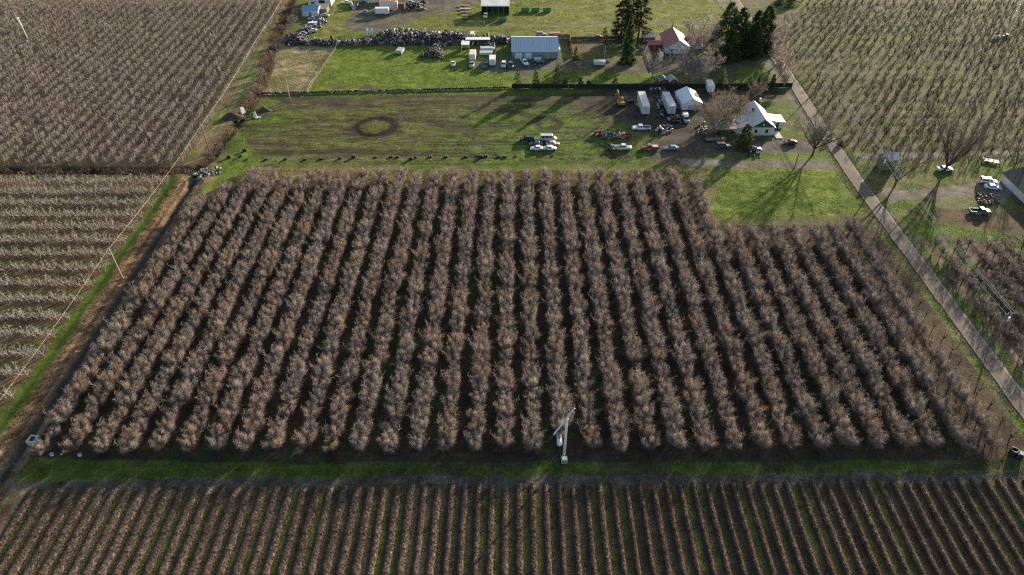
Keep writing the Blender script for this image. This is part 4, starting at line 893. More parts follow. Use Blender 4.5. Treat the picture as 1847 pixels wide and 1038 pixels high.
car('suv', (.3, .3, .3), 976, 62, 3, 'grey wagon behind the metal building'); car('sedan', (.5, .08, .07), 1079, 66, 5, 'red car by the fence right of the metal building')
car('van', WH, 852, 66, -90, 'white van behind the open shelter', 5.2); car('pickup', WH, 876, 28, -92, 'white pickup truck in front of the dark open shed', 5.0); car('sedan', TE, 659, 21, 95, 'small teal car in the shade of the junk yard', 3.8)
jc = [('pickup', (.18, .28, .42), 566, 34, 185, 'blue pickup truck nearest the blue shed in the junk row'), ('pickup', (.1, .14, .2), 573, 40, 178, 'dark blue pickup truck second in the junk row'), ('van', WH, 562, 46, 190, 'white van in the middle of the junk row'),
      ('sedan', (.55, .57, .6), 552, 51, 170, 'silver car below the white van in the junk row'), ('sedan', WH, 563, 55, 200, 'white car near the end of the junk row'), ('sedan', (.2, .22, .25), 545, 60, 175, 'grey car last in the junk row beside the tyres'), ('sedan', (.4, .42, .45), 586, 27, 160, 'pale car beside the lean-to of the blue shed')]
for k, c, x, y, h, l in jc: car(k, c, x, y, h, l)
car('sedan', BG, 741, 4, 8, 'grey blue car at the top of the junk yard'); car('sedan', WH, 624, 4, 170, 'white car at the top edge of the junk yard')

# ---------------------------------------------------------------- trailers, tanks and machines
def box_trailer(name, label, cat, px, py, L, W, h0, h1, rz, mat, axle=.6, ribs=0, wheels=2, rear=True, group=None):
    p = at(px, py); t = thing(name, label, cat, (p.x, p.y, 0), R_(rz), group); g = G(); g.box(-L / 2, L / 2, -W / 2, W / 2, h0, h1); b = g.build('box', mat, t)
    G().box(-L / 2 + .02, L / 2 - .02, -W / 2 - .03, W / 2 + .03, h1 - .12, h1 + .03).build('roof_rail', mat, b)
    if ribs:
        for i in range(ribs):
            x = -L / 2 + L * (i + .5) / ribs
            for s in (-1, 1): G().box(x - .04, x + .04, s * W / 2 - .02, s * W / 2 + .02, h0 + .05, h1 - .15).build('rib', M_greym, b)
    for i in range(wheels):
        for s in (-1, 1): wheel(t, -L * axle / 2 - i * .0 + (i - .5) * 1.1 if wheels > 1 else 0, s * (W / 2 - .12), .42 if h1 > 3 else .33, .26)
    if rear:
        for s in (-1, 1): d = G().box(-L / 2 - .05, -L / 2 - .005, s * W / 4 - W / 4 + .04, s * W / 4 + W / 4 - .04, h0 + .1, h1 - .2).build('rear_door', mat, t); G().box(-L / 2 - .09, -L / 2 - .051, s * .12 - .02, s * .12 + .02, h0 + .2, h1 - .3).build('lock_bar', M_greym, d)
    G().box(L / 2, L / 2 + .9, -.08, .08, h0 - .05, h0 + .10).build('hitch', M_black, t); return t
M_trl = P('trailer_white', (.56, .58, .60), rough=.5, dirt=.2, var=.2)
M_trl2 = P('trailer_grey', (.48, .53, .58), rough=.5, dirt=.15, var=.2)
box_trailer('semi_trailer', 'long pale grey semi trailer with brownish roof by the digger', 'trailer', 1159, 197, 12.5, 2.6, 1.0, 3.9, 90, M_trl, ribs=8); box_trailer('semi_trailer', 'long blue grey semi trailer beside the canvas shelter', 'trailer', 1204, 197, 12.0, 2.6, 1.0, 3.9, 92, M_trl2, ribs=8)
box_trailer('box_trailer', 'white box trailer standing on end of the pasture near the metal building', 'trailer', 888.5, 116, 5.0, 2.5, .5, 2.9, 90, M_white); box_trailer('camper_trailer', 'white camper behind the brown bare tree', 'trailer', 1279, 163, 6.0, 2.4, .5, 2.9, 88, M_white)
box_trailer('box_trailer', 'white enclosed trailer in front of the long truck in the junk yard', 'trailer', 690, 26, 6.4, 2.4, .6, 3.0, 2, M_white, wheels=2)
t = box_trailer('box_truck', 'pale long truck body with orange top in the junk yard', 'truck', 702, 16, 8.6, 2.5, .8, 3.4, 0, M_trl); G().box(-3.8, 3.4, -.9, .9, 3.44, 3.6).build('roof_load', P('orange_load', (.5, .18, .10), var=.4, scale=2), t)
box_trailer('red_truck_box', 'dull red box truck beside the pale long truck', 'truck', 725, 19, 3.2, 2.4, .8, 3.3, 0, M_rust); box_trailer('long_trailer', 'long trailer with pale green roof at the top edge of the junk yard', 'trailer', 676, 3.5, 16, 2.6, .8, 3.2, 0, P('pale_green', (.5, .65, .6)))
box_trailer('utility_trailer', 'grey box trailer alone on the green pasture below the scrap heap', 'trailer', 722, 96, 4.2, 2.6, .4, 1.7, 78, P('dull_grey', (.42, .40, .40), var=.3))
box_trailer('covered_trailer', 'pale covered trailer on the lawn left of the dark spruce', 'trailer', 1081, 117.5, 4.6, 2.4, .4, 1.8, 4, P('pale_tarp', (.6, .6, .58), var=.25)); box_trailer('boat_trailer', 'grey covered boat on a trailer under the open shelter', 'trailer', 878, 92, 5.4, 2.2, .5, 1.6, 2, M_trl); box_trailer('boat_trailer', 'second grey boat on a trailer in front of the open shelter', 'trailer', 877, 100, 5.4, 2.2, .5, 1.5, 2, M_trl2)
box_trailer('camper_trailer', 'pale slide-in camper between the open shelter and the grey pickup', 'trailer', 853, 107, 5.6, 2.4, .6, 3.0, 88, P('camper_cream', (.66, .62, .58), var=.2)); box_trailer('cargo_trailer', 'red and white trailer behind the right end of the metal building', 'trailer', 1000, 66, 4.8, 2.2, .5, 1.7, 3, P('red_white', (.45, .2, .18), var=.4))
def flat_trailer(label, px, py, L, W, rz, mat, load=None, group=None):
    p = at(px, py); t = thing('flatbed_trailer', label, 'trailer', (p.x, p.y, 0), R_(rz), group)
    k = int(W / .32)
    for i in range(k): G().box(-L / 2, L / 2, -W / 2 + W * i / k, -W / 2 + W * (i + 1) / k - .02, .62, .68).build('plank', mat, t)
    G().box(-L / 2, L / 2, -W / 2 + .1, W / 2 - .1, .48, .619).build('frame', M_black, t); G().box(L / 2, L / 2 + 1.2, -.06, .06, .5, .6).build('hitch', M_black, t)
    for s in (-1, 1): wheel(t, -.5, s * (W / 2 + .12), .33, .2)
    return t
for i, (x, y) in enumerate(((838, 12), (839, 18), (841, 24), (842, 30), (834, 35))): flat_trailer('weathered flatbed trailer, %s from the top of the stack row' % ordw(i + 1), x, y, 5.4, 1.9, rnd.uniform(-6, 6), M_wood if i != 1 else M_greym, group='flatbed trailers in the junk yard')
flat_trailer('wooden flatbed trailer in front of the carport', 1291, 254, 7.0, 2.3, 3, M_wood); flat_trailer('pale flatbed trailer on the grass behind the garage building', 1786, 293, 4.4, 2.2, -24, P('pale_planks', (.4, .34, .26), var=.25, scale=3))
M_dump = P('dumpster_green', (.09, .24, .08), rough=.55, dirt=.2)
for i, (x, y, l) in enumerate(((947, 21.5, 'first of three green dumpsters on the far grass, nearest the dark shed'), (965.5, 21.5, 'middle of three green dumpsters on the far grass'), (986.5, 22, 'last of three green dumpsters on the far grass'), (906, 39, 'bright green dumpster on its own below the dark open shed'))):
    p = at(x, y); t = thing('dumpster', l, 'dumpster', (p.x, p.y, 0), 0, 'green dumpsters on the far grass'); g = G()
    b0 = [(-1.7, -.9, .15), (1.7, -.9, .15), (1.7, .9, .15), (-1.7, .9, .15)]; t0 = [(-2.1, -1.0, 1.6), (2.1, -1.0, 1.6), (2.1, 1.0, 1.6), (-2.1, 1.0, 1.6)]; b1 = [(-1.6, -.8, .3), (1.6, -.8, .3), (1.6, .8, .3), (-1.6, .8, .3)]; t1 = [(-1.98, -.88, 1.6), (1.98, -.88, 1.6), (1.98, .88, 1.6), (-1.98, .88, 1.6)]
    g.add(b0 + t0 + b1 + t1, [(0, 3, 2, 1), (0, 1, 5, 4), (1, 2, 6, 5), (2, 3, 7, 6), (3, 0, 4, 7), (8, 9, 10, 11), (8, 12, 13, 9), (9, 13, 14, 10), (10, 14, 15, 11), (11, 15, 12, 8), (4, 5, 13, 12), (5, 6, 14, 13), (6, 7, 15, 14), (7, 4, 12, 15)]); g.build('bin', M_dump, t)
    for xx in (-1.2, 0, 1.2): G().box(xx - .06, xx + .06, -1.06, -.97, .4, 1.5).build('rib', M_dump, t)
    for s in (-1, 1): G().box(s * 1.2 - .1, s * 1.2 + .1, -.8, .8, 0, .149).build('skid', M_black, t)
# yellow digger
t = root('digger', 'yellow digger with raised arm on the dark yard', 'excavator', 1119, 190, 100); ym = P('digger_yellow', (.42, .28, .05), rough=.6, dirt=.5)
for s in (-1, 1):
    g = G().prism([(-1.7, .35), (-1.5, .05), (1.5, .05), (1.7, .35), (1.5, .75), (-1.5, .75)], s * 1.0 - .24, s * 1.0 + .24, 'y'); g.build('track', M_black, t)
G().box(-1.8, 1.0, -1.1, 1.1, .85, 1.7).build('body', ym, t); c = G().box(-.1, 1.2, -1.05, -.05, 1.701, 2.7).build('cab', ym, t); G().box(0, 1.22, -1.07, -.03, 1.95, 2.55).build('window', M_glass, c)
G().tube([(.9, .4, 1.5), (2.3, .4, 3.6), (3.8, .4, 4.2)], [.24, .22, .18], 6).build('boom', ym, t); a_ = G().tube([(3.8, .4, 4.2), (4.6, .4, 2.2)], [.18, .14], 6).build('arm', ym, t); G().prism([(4.3, 2.2), (5.0, 2.1), (4.9, 1.3), (4.3, 1.5)], 0.0, .8, 'y').build('bucket', M_rust, a_)
# tractor-like machines
def tractor(label, px, py, rz, mat, name='tractor'):
    t = root(name, label, 'tractor', px, py, rz); G().box(-.2, 1.5, -.35, .35, .7, 1.35).build('hood', mat, t); G().box(-1.0, -.25, -.45, .45, .6, 1.1).build('body', mat, t); G().box(-.9, -.35, -.3, .3, 1.1, 1.5).build('seat', M_black, t)
    for s in (-1, 1): wheel(t, -.7, s * .75, .65, .35); wheel(t, 1.2, s * .65, .38, .22)
    G().tube([(.9, .2, 1.3), (.9, .2, 2.0)], .05, 6).build('exhaust', M_black, t); G().tube([(-.1, 0, 1.35), (-.3, 0, 1.7)], .04, 5).build('steering_column', M_black, t); return t
tractor('red tractor at the left end of the parked machines on the field', 1080, 243, 170, P('tractor_red', (.38, .05, .04), rough=.5)); tractor('dark green tractor in front of the yellow door', 968, 117, 8, M_green)
t = root('hay_wagon', 'low farm wagon with pale rack before the metal building', 'wagon', 972, 114, 3); G().box(-2.3, 2.3, -1.0, 1.0, .8, .95).build('deck', M_wood, t); G().box(-1.9, .9, .5, .9, .951, 2.0).build('rack', M_siding, t)
for x in (-1.6, 1.6):
    for s in (-1, 1): wheel(t, x, s * .9, .4, .2)
t = root('rounded_tank', 'white rounded tank by the front of the red roofed house', 'tank', 1191, 106, 80); g = G(); g.tube([(-1.9, 0, 1.3), (-1.7, 0, 1.3), (-1.2, 0, 1.3), (1.2, 0, 1.3), (1.7, 0, 1.3), (1.9, 0, 1.3)], [.3, .8, 1.15, 1.15, .8, .3], 14); g.build('shell', M_white, t, True)
for x in (-1, 1): G().box(x - .15, x + .15, -.8, .8, 0, .4).build('cradle', M_conc, t)
t = root('digger_attachment', 'dark machine attachment right of the yellow digger', 'machine', 1137, 186, 10); G().box(-1.3, 1.3, -.5, .5, .3, 1.0).build('frame', M_black, t); wheel(t, -.9, .6, .4); wheel(t, .9, .6, .4); G().tube([(1.3, 0, .6), (2.6, 0, .5)], .07, 6).build('drawbar', M_rust, t)
# upright white boat hulls in the scrap line
for i, x in enumerate((664, 672)):
    t = root('boat_hull', '%s white boat hull propped up behind the scrap heap' % ('narrower' if i == 0 else 'wider'), 'boat', x, 65, 6 - 20 * i); V = []; Fs = []
    for z, w in ((0, .7), (1.2, .95), (2.4, .8), (3.4, .05)): V += [(-w, .2, z), (0, -.5 * w - .1, z), (w, .2, z), (0, .3, z)]
    for k in range(3):
        for j in range(4): Fs.append((k * 4 + j, k * 4 + (j + 1) % 4, k * 4 + 4 + (j + 1) % 4, k * 4 + 4 + j))
    Fs += [(3, 2, 1, 0), (12, 13, 14, 15)]; G().add(V, Fs).build('hull', M_white, t); G().box(-.5, .5, .31, .42, .3, 2.2).build('thwart', M_wood, t)
# ---------------------------------------------------------------- scrap heaps, tyres, fences
PAL = np.array([(.03, .03, .035), (.05, .05, .055), (.10, .10, .11), (.20, .20, .21), (.45, .45, .46), (.7, .7, .7), (.16, .08, .05), (.25, .12, .07), (.10, .13, .18), (.14, .11, .08), (.06, .05, .045), (.32, .28, .22)])
def boxes_np(Cn, Sz, r):
    n_ = len(Cn); q = r.normal(0, 1, (n_, 4)); q[:, 0] += 1.2; q /= np.linalg.norm(q, axis=1)[:, None]; w, x, y, z = q.T
    Rm = np.stack([np.stack([1 - 2 * (y * y + z * z), 2 * (x * y - z * w), 2 * (x * z + y * w)], 1), np.stack([2 * (x * y + z * w), 1 - 2 * (x * x + z * z), 2 * (y * z - x * w)], 1), np.stack([2 * (x * z - y * w), 2 * (y * z + x * w), 1 - 2 * (x * x + y * y)], 1)], 1)
    c = np.array([(-1, -1, -1), (1, -1, -1), (1, 1, -1), (-1, 1, -1), (-1, -1, 1), (1, -1, 1), (1, 1, 1), (-1, 1, 1)]) * .5
    V = np.einsum('nij,nkj->nki', Rm, c[None] * Sz[:, None]) + Cn[:, None]
    f = np.array([(0, 3, 2, 1), (4, 5, 6, 7), (0, 1, 5, 4), (1, 2, 6, 5), (2, 3, 7, 6), (3, 0, 4, 7)]); return V.reshape(-1, 3), (f[None] + np.arange(n_)[:, None, None] * 8).reshape(-1, 4)
def heap(name, label, P2, hgt, n_, size=.55, seed=0, pal=None, cat='scrap heap', bright=0.03):
    r = np.random.RandomState(seed); a = np.array(P2); lo_, hi_ = a.min(0), a.max(0); q = r.uniform(lo_, hi_, (n_ * 4, 2)); q = q[inpoly(q[:, 0], q[:, 1], P2)][:n_]
    cl = P2 + [P2[0]]; d = segdist(q[:, 0], q[:, 1], cl); zz = hgt * np.clip(d / (d.max() * .75), 0, 1) ** .7 * (.4 + 1.1 * fbm(q[:, 0], q[:, 1], 4, seed + 3)) * r.uniform(.55, 1.0, len(q)) + .15
    sz = .72 * size * np.exp(r.normal(0, .7, (len(q), 3))) * np.array([1.5, .9, .35]); p_ = PAL if pal is None else np.array(pal); c = p_[r.randint(0, len(p_), len(q))] * .75
    hot = r.rand(len(q)) < bright; c = np.where(hot[:, None], np.array((.75, .74, .72)), c) * r.uniform(.7, 1.2, (len(q), 1))
    V, Fa = boxes_np(np.column_stack([q, zz]), sz, r); o = nobj(name, V, Fa, M_junk, col=np.repeat(c, 8, 0)); return tag(o, label, cat, kind='stuff')
heap('scrap_heap', 'big heap of dark and white scrap metal along the far fence', poly((670, 80), (688, 62), (720, 56), (760, 60), (800, 62), (862, 70), (918, 70), (922, 80), (820, 82), (760, 82), (700, 82)), 3.0, 4200, .75, 1)
heap('scrap_heap', 'low line of mixed scrap left of the big heap', poly((548, 82), (560, 75), (640, 78), (672, 73), (674, 82), (600, 84)), 1.5, 1100, .6, 2)
heap('tyre_heap', 'dark tangle of scrap at the foot of the junk cars', poly((508, 78), (520, 64), (552, 66), (552, 80), (530, 84)), 2.0, 700, .7, 3, pal=PAL[[0, 1, 2, 6, 10, 3]])
heap('scrap_heap', 'mixed scrap beside the junk row of cars', poly((545, 62), (556, 44), (582, 36), (590, 40), (572, 56), (556, 64)), 1.6, 330, .6, 4, bright=0.15)
heap('brush_heap', 'brown brush and scrap heap inside the pasture fence', poly((758, 104), (772, 88), (794, 82), (801, 84), (798, 108), (780, 106)), 1.8, 520, .5, 5, pal=[(.10, .08, .07), (.2, .16, .13), (.06, .05, .05), (.32, .28, .24), (.15, .14, .13)])
heap('yard_junk', 'junk scattered beside the parts of the pale green truck', poly((1198, 226), (1204, 212), (1230, 211), (1228, 224)), 1.2, 90, .5, 6, bright=0.12); heap('yard_junk', 'junk and wood right of the white pickup on the yard', poly((1180, 242), (1184, 228), (1212, 228), (1212, 240), (1196, 244)), 1.2, 130, .5, 7, bright=0.10)
heap('yard_junk', 'machine parts between the red tractor and the red pickup', poly((1084, 252), (1086, 241), (1110, 241), (1112, 252)), 1.1, 90, .45, 8, bright=0.12); heap('yard_junk', 'junk left of the loaded white pickup', poly((1096, 272), (1098, 262), (1106, 262), (1106, 272)), .9, 40, .4, 9)
heap('yard_junk', 'household junk between the two semi trailers', poly((1186, 214), (1184, 178), (1191, 176), (1196, 200), (1198, 214)), 1.1, 110, .5, 10, bright=0.17); heap('yard_junk', 'junk between the semi trailer and the canvas shelter', poly((1211, 196), (1208, 172), (1222, 168), (1226, 202)), 1.0, 110, .5, 11, bright=0.12)
heap('yard_junk', 'junk piled along the black fence by the sheds', poly((1172, 168), (1174, 160), (1200, 160), (1200, 168)), 1.0, 80, .5, 12, bright=0.15); heap('yard_junk', 'junk at the back of the canvas shelter', poly((1216, 172), (1218, 164), (1240, 163), (1240, 170)), 1.0, 60, .5, 13, bright=0.17); heap('yard_junk', 'fence boards and junk below the brown bare tree', poly((1258, 246), (1260, 222), (1272, 222), (1274, 248)), .8, 70, .45, 14, bright=0.15)
heap('yard_junk', 'planting bed rubble before the garage building', poly((1760, 362), (1762, 350), (1790, 350), (1806, 360), (1800, 370), (1775, 372)), .5, 160, .35, 15, pal=[(.10, .08, .06), (.2, .15, .11), (.06, .05, .04), (.3, .26, .2)]); heap('yard_junk', 'scrap right of the open shelter', poly((884, 96), (884, 80), (896, 80), (894, 96)), 1.4, 90, .5, 16, bright=0.17); heap('yard_junk', 'rubbish and machines at the top of the junk yard', poly((630, 18), (634, 6), (655, 6), (650, 16)), 1.3, 70, .7, 17, bright=0.15); heap('yard_junk', 'farm machinery scrap right of the red box truck', poly((735, 20), (738, 8), (768, 4), (766, 18)), 1.3, 90, .7, 18, bright=0.12)
heap('plank_pile', 'grey planks and stones dumped by the ditch corner', poly((345, 318), (372, 304), (400, 306), (400, 314), (362, 326)), .7, 90, .6, 19, pal=[(.4, .38, .35), (.25, .23, .2), (.55, .52, .48), (.12, .11, .1)]); heap('junk_under_tree', 'white and green junk around the conifer by the gravel', poly((1340, 284), (1345, 272), (1372, 274), (1372, 284)), .8, 60, .4, 20, bright=0.17)

def tyre_mesh(R=.42, r=.14, n_=12, k=6, flat=1.0):
    V = []; Fs = []
    for i in range(n_):
        a = 2 * math.pi * i / n_
        for j in range(k):
            b = 2 * math.pi * j / k; V.append(((R + r * math.cos(b)) * math.cos(a), (R + r * math.cos(b)) * math.sin(a), r * math.sin(b) * flat + r))
    for i in range(n_):
        for j in range(k): Fs.append((i * k + j, ((i + 1) % n_) * k + j, ((i + 1) % n_) * k + (j + 1) % k, i * k + (j + 1) % k))
    return np.array(V), np.array(Fs)
# the tyre wall: far too small to pick its tyres apart
a, b = at(469, 171), at(922, 159.5); t = thing('tyre_wall', 'long low wall of stacked old tyres between the muddy field and the pasture', 'wall', (a.x, a.y, 0)); tv, tf = tyre_mesh(.34, .13, 9, 5); V = []; Fa = []; L_ = (b - a).length; nn = int(L_ / .74)
for i in range(nn):
    q = (b - a) * (i / nn); 
    for lev in range(3 if rnd.random() < .8 else 2):
        tilt = Matrix.Rotation(R_(80 + rnd.uniform(-8, 8)), 3, 'X') if lev == 0 and rnd.random() < .5 else Matrix.Rotation(rnd.gauss(0, .12), 3, 'X'); M3 = np.array(tilt); base = np.array((q.x + rnd.gauss(0, .05), q.y + rnd.gauss(0, .08), .27 * lev + (.18 if lev == 0 else 0)))
        Fa.append(tf + len(V) * len(tv)); V.append(tv @ M3.T + base)
V = np.concatenate(V); cr = np.random.RandomState(4); cc = np.repeat(cr.choice([.02, .035, .06, .16, .28], nn * 3 + 10, p=[.3, .25, .2, .15, .1])[:len(V) // len(tv)], len(tv))[:, None] * np.ones(3)
o = nobj('tyres', V, np.concatenate(Fa), M_junk, t, col=cc); o['kind'] = 'stuff'
# tyres and dark bundles lying along the far end of the orchard
tm = npmesh('tyre', *tyre_mesh(.62, .26, 14, 8, 1.15), M_black); rim = npmesh('bead', *tyre_mesh(.40, .05, 12, 5), M_greym)
TY = [(413, 285), (442, 273), (434, 283), (445, 288.5), (480, 288.5), (515, 288.5), (551, 288.5), (580, 287), (613, 287), (638, 284.5), (678, 284.5), (706, 283.5), (717, 284), (741, 288), (750, 284.5), (776, 283.5), (805, 283.5), (841, 283.5), (862, 282), (877, 282.5), (900, 283.5), (911, 283.5), (930, 283), (997, 281.5), (868, 284.5)]
for i, (x, y) in enumerate(sorted(TY)):
    p = at(x, y); t = thing('tyre_stack', 'big black tyre lying on the grass behind the orchard, %s from the ditch' % ordw(i + 1), 'tyre', (p.x, p.y, 0), rnd.uniform(0, 6), 'old tyres lined up behind the orchard')
    st = rnd.random() < .55
    for lev in range(2 if rnd.random() < .4 else 1):
        o = link(bpy.data.objects.new('casing', tm), t); o.location = (0, rnd.uniform(-.1, .1), .56 * lev); e = link(bpy.data.objects.new('bead', rim), o); e.location = (0, 0, .47)
    t.scale = (.6, .6, .6)
    if st: t.rotation_euler = (R_(0), 0, rnd.uniform(0, 6)); t.scale = (.8, .8, .8)
# fences
def fence(name, label, pts, h, span, postm, panel=None, panelm=None, rails=0, railm=None, ph=.1):
    """posts with panels or rails between them"""
    a0 = pts[0]; t = thing(name, label, 'fence', (a0[0], a0[1], 0)); pm = G().box(-.06, .06, -.06, .06, -.1, h + ph); pme = None
    for (x0, y0), (x1, y1) in zip(pts[:-1], pts[1:]):
        L = math.hypot(x1 - x0, y1 - y0); k = max(1, round(L / span)); an = math.atan2(y1 - y0, x1 - x0); sp = L / k
        pan = None; rl = None
        for i in range(k + 1):
            f = i / k; x, y = x0 + (x1 - x0) * f - a0[0], y0 + (y1 - y0) * f - a0[1]
            if pme is None: o = pm.build('post', postm, t); pme = o.data
            else: o = link(bpy.data.objects.new('post', pme), t)
            o.location = (x, y, 0); o.rotation_euler = (rnd.gauss(0, .02), rnd.gauss(0, .02), an)
            if i == k: break
            if panelm:
                if pan is None: o = G().box(.07, sp - .07, -.025, .025, .06, h).build('panel', panelm, t); pan = o.data
                else: o = link(bpy.data.objects.new('panel', pan), t)
                o.location = (x, y, rnd.gauss(0, .02)); o.rotation_euler = (0, 0, an)
            for q in range(rails):
                z = h * (q + .7) / rails
                if rl is None: o = G().box(0, sp, -.075, -.061, -.07, .07).build('rail', railm or postm, t); rl = o.data
                else: o = link(bpy.data.objects.new('rail', rl), t)
                o.location = (x, y, z); o.rotation_euler = (0, 0, an)
    return t
M_blackf = P('black_fence', (.02, .022, .022), rough=.8, var=.3)
fence('black_fence', 'long black screen fence behind the yard of the white house', [g2(923, 160), g2(1140, 161), g2(1428, 158.5)], 1.9, 2.4, M_blackf, True, M_blackf)
fence('rail_fence', 'weathered rail fence between the straw paddock and the green pasture', [g2(611, 82), g2(554, 167)], 1.2, 3.0, M_wood, rails=3)
fence('rail_fence', 'wooden rail fence at the foot of the big scrap heap', [g2(612, 82.5), g2(700, 82), g2(800, 78.5), g2(800, 108)], 1.2, 3.0, M_wood, rails=2)
fence('board_fence', 'grey board fence around the corner right of the metal building', [g2(1006, 70), g2(1027, 69), g2(1033, 104)], 1.7, 2.4, M_wood, True, M_wood)
fence('board_fence', 'brown board fence behind the lawn of the red roofed house', [g2(1030, 73), g2(1110, 71), g2(1160, 75)], 1.4, 2.4, M_wood, True, P('brown_board', (.16, .10, .07), rough=.9))
fence('board_fence', 'pale board fence in front of the garden sheds', [g2(1060, 158), g2(1186, 155.5)], 1.3, 2.4, M_wood, True, P('tan_board', (.22, .18, .14), rough=.9))
t = root('picket_rack', 'row of white pickets on the dark drive behind the white house', 'rack', 1386, 184, 2)
for i in range(14): G().box(-3.2 + i * .48, -3.08 + i * .48, -.03, .03, 0, 1.1).build('picket', M_white, t)
G().box(-3.3, 3.4, .031, .07, .75, .85).build('rail', M_wood, t)
t = root('white_bin', 'two white bins left of the white picket row', 'bin', 1371, 183); G().prism([(-.35, -.35), (.35, -.35), (.35, .35), (-.35, .35)], 0, 1.1, 'z').build('bin', M_white, t); G().box(-.38, .38, -.38, .38, 1.101, 1.18).build('lid', M_white, t)

# ---------------------------------------------------------------- utility poles and wires
M_pole = P('pole_wood', (.20, .15, .115), rough=.9, var=.3, scale=2); M_wire = P('bright_wire', (.70, .64, .50), rough=.5); M_wire2 = P('dull_wire', (.30, .27, .20), rough=.7); M_palepole = P('pale_pole', (.50, .42, .33), rough=.85)
def upole(label, base, h, arm=1.2, az=0.0, trans=False, mat=M_pole):
    t = thing('utility_pole', label, 'utility pole', (base[0], base[1], 0), R_(az)); G().tube([(0, 0, -.3), (0, 0, h)], [.19, .13], 8).build('pole', mat, t)
    if arm:
        c = G().box(-arm, arm, -.07, .07, h - .6, h - .46).build('crossarm', mat, t)
        for x in (-arm + .1, -.45, .45, arm - .1): G().tube([(x, 0, h - .459), (x, 0, h - .2)], [.07, .05], 6).build('insulator', M_white, c)
        for s in (-1, 1): G().tube([(s * .7, -.09, h - .55), (0, -.13, h - 1.3)], .03, 5).build('brace', M_greym, c)
    if trans: g = G().tube([(.38, 0, h - 2.6), (.38, 0, h - 1.5)], .28, 10); tr = g.build('transformer', M_white, t); G().tube([(.38, 0, h - 1.5), (.38, 0, h - 1.3)], [.07, .05], 6).build('bushing', M_white, tr)
    return t
def wire(label, a, b, sag, r=.022, mat=M_wire, group='overhead wires'):
    n_ = 14; a = Vector(a); b = Vector(b); pts = [a.lerp(b, i / n_) - Vector((0, 0, sag * 4 * (i / n_) * (1 - i / n_))) for i in range(n_ + 1)]
    o = G().tube(pts, r, 4).build('power_line', mat); return tag(o, label, 'wire', group)
PA, PB, PC = at(1783, 627), at(1575, 338), at(1470, 166); PD = at(1383, 12, 10.7); PD.z = 0
hA = 10.7
upole('utility pole with transformer beside the near stretch of road', PA, hA, 1.2, 8, True); upole('utility pole with transformer beside the pump house', PB, hA, 1.2, 8, True); upole('utility pole at the edge of the orchard across the road', PC, hA, 1.2, 8); upole('farthest utility pole beside the road by the tall conifers', PD, hA, 1.2, 8)
PZ = Vector((105.5, 40, 0))
for i, (p, q, nm) in enumerate(((PA, PB, 'near transformer pole and the pump house pole'), (PB, PC, 'pump house pole and the orchard pole'), (PC, PD, 'orchard pole and the farthest pole'))):
    for s, w in ((-1.1, 'inner'), (.45, 'middle'), (1.1, 'outer')): wire('%s wire between the %s' % (w, nm), (p.x + s, p.y, hA - .2), (q.x + s, q.y, hA - .2), 1.0, .055)
LP = [(Vector((-97.5, 66, 0)), 9.6), (at(222, 503), 9.6), (at(378, 275), 9.6), (at(470, 117), 9.6), (Vector((-107, 345, 0)), 9.6)]
names = ['', 'pale leaning utility pole on the ditch bank beside the pruned orchard', 'utility pole by the track at the bend of the ditch', 'utility pole along the track beside the dense orchard', '']
for i, (p, h) in enumerate(LP):
    if names[i]: upole(names[i], p, h, .5 if i == 2 else 0, 0, False, M_palepole if i == 1 else M_pole)
for i, nm in enumerate(('single wire running out of view below the ditch bank pole', 'single wire between the ditch bank pole and the bend pole', 'single wire between the bend pole and the track pole', 'single wire from the track pole past the blue shed')):
    p, q = LP[i][0], LP[i + 1][0]; wire(nm, (p.x, p.y, 9.5), (q.x, q.y, 9.5), .8, .0135, M_wire)
upole('thin pale pole standing in the tyre wall', at(523, 179), 8.0, 0, 0, False, M_palepole); upole('thin pole on the lawn below the gravel driveway', at(1433, 304), 5.0, 0, 0); upole('light pole near the covered trailer on the lawn', at(1090, 108), 6.0, 0, 0, False, M_palepole)

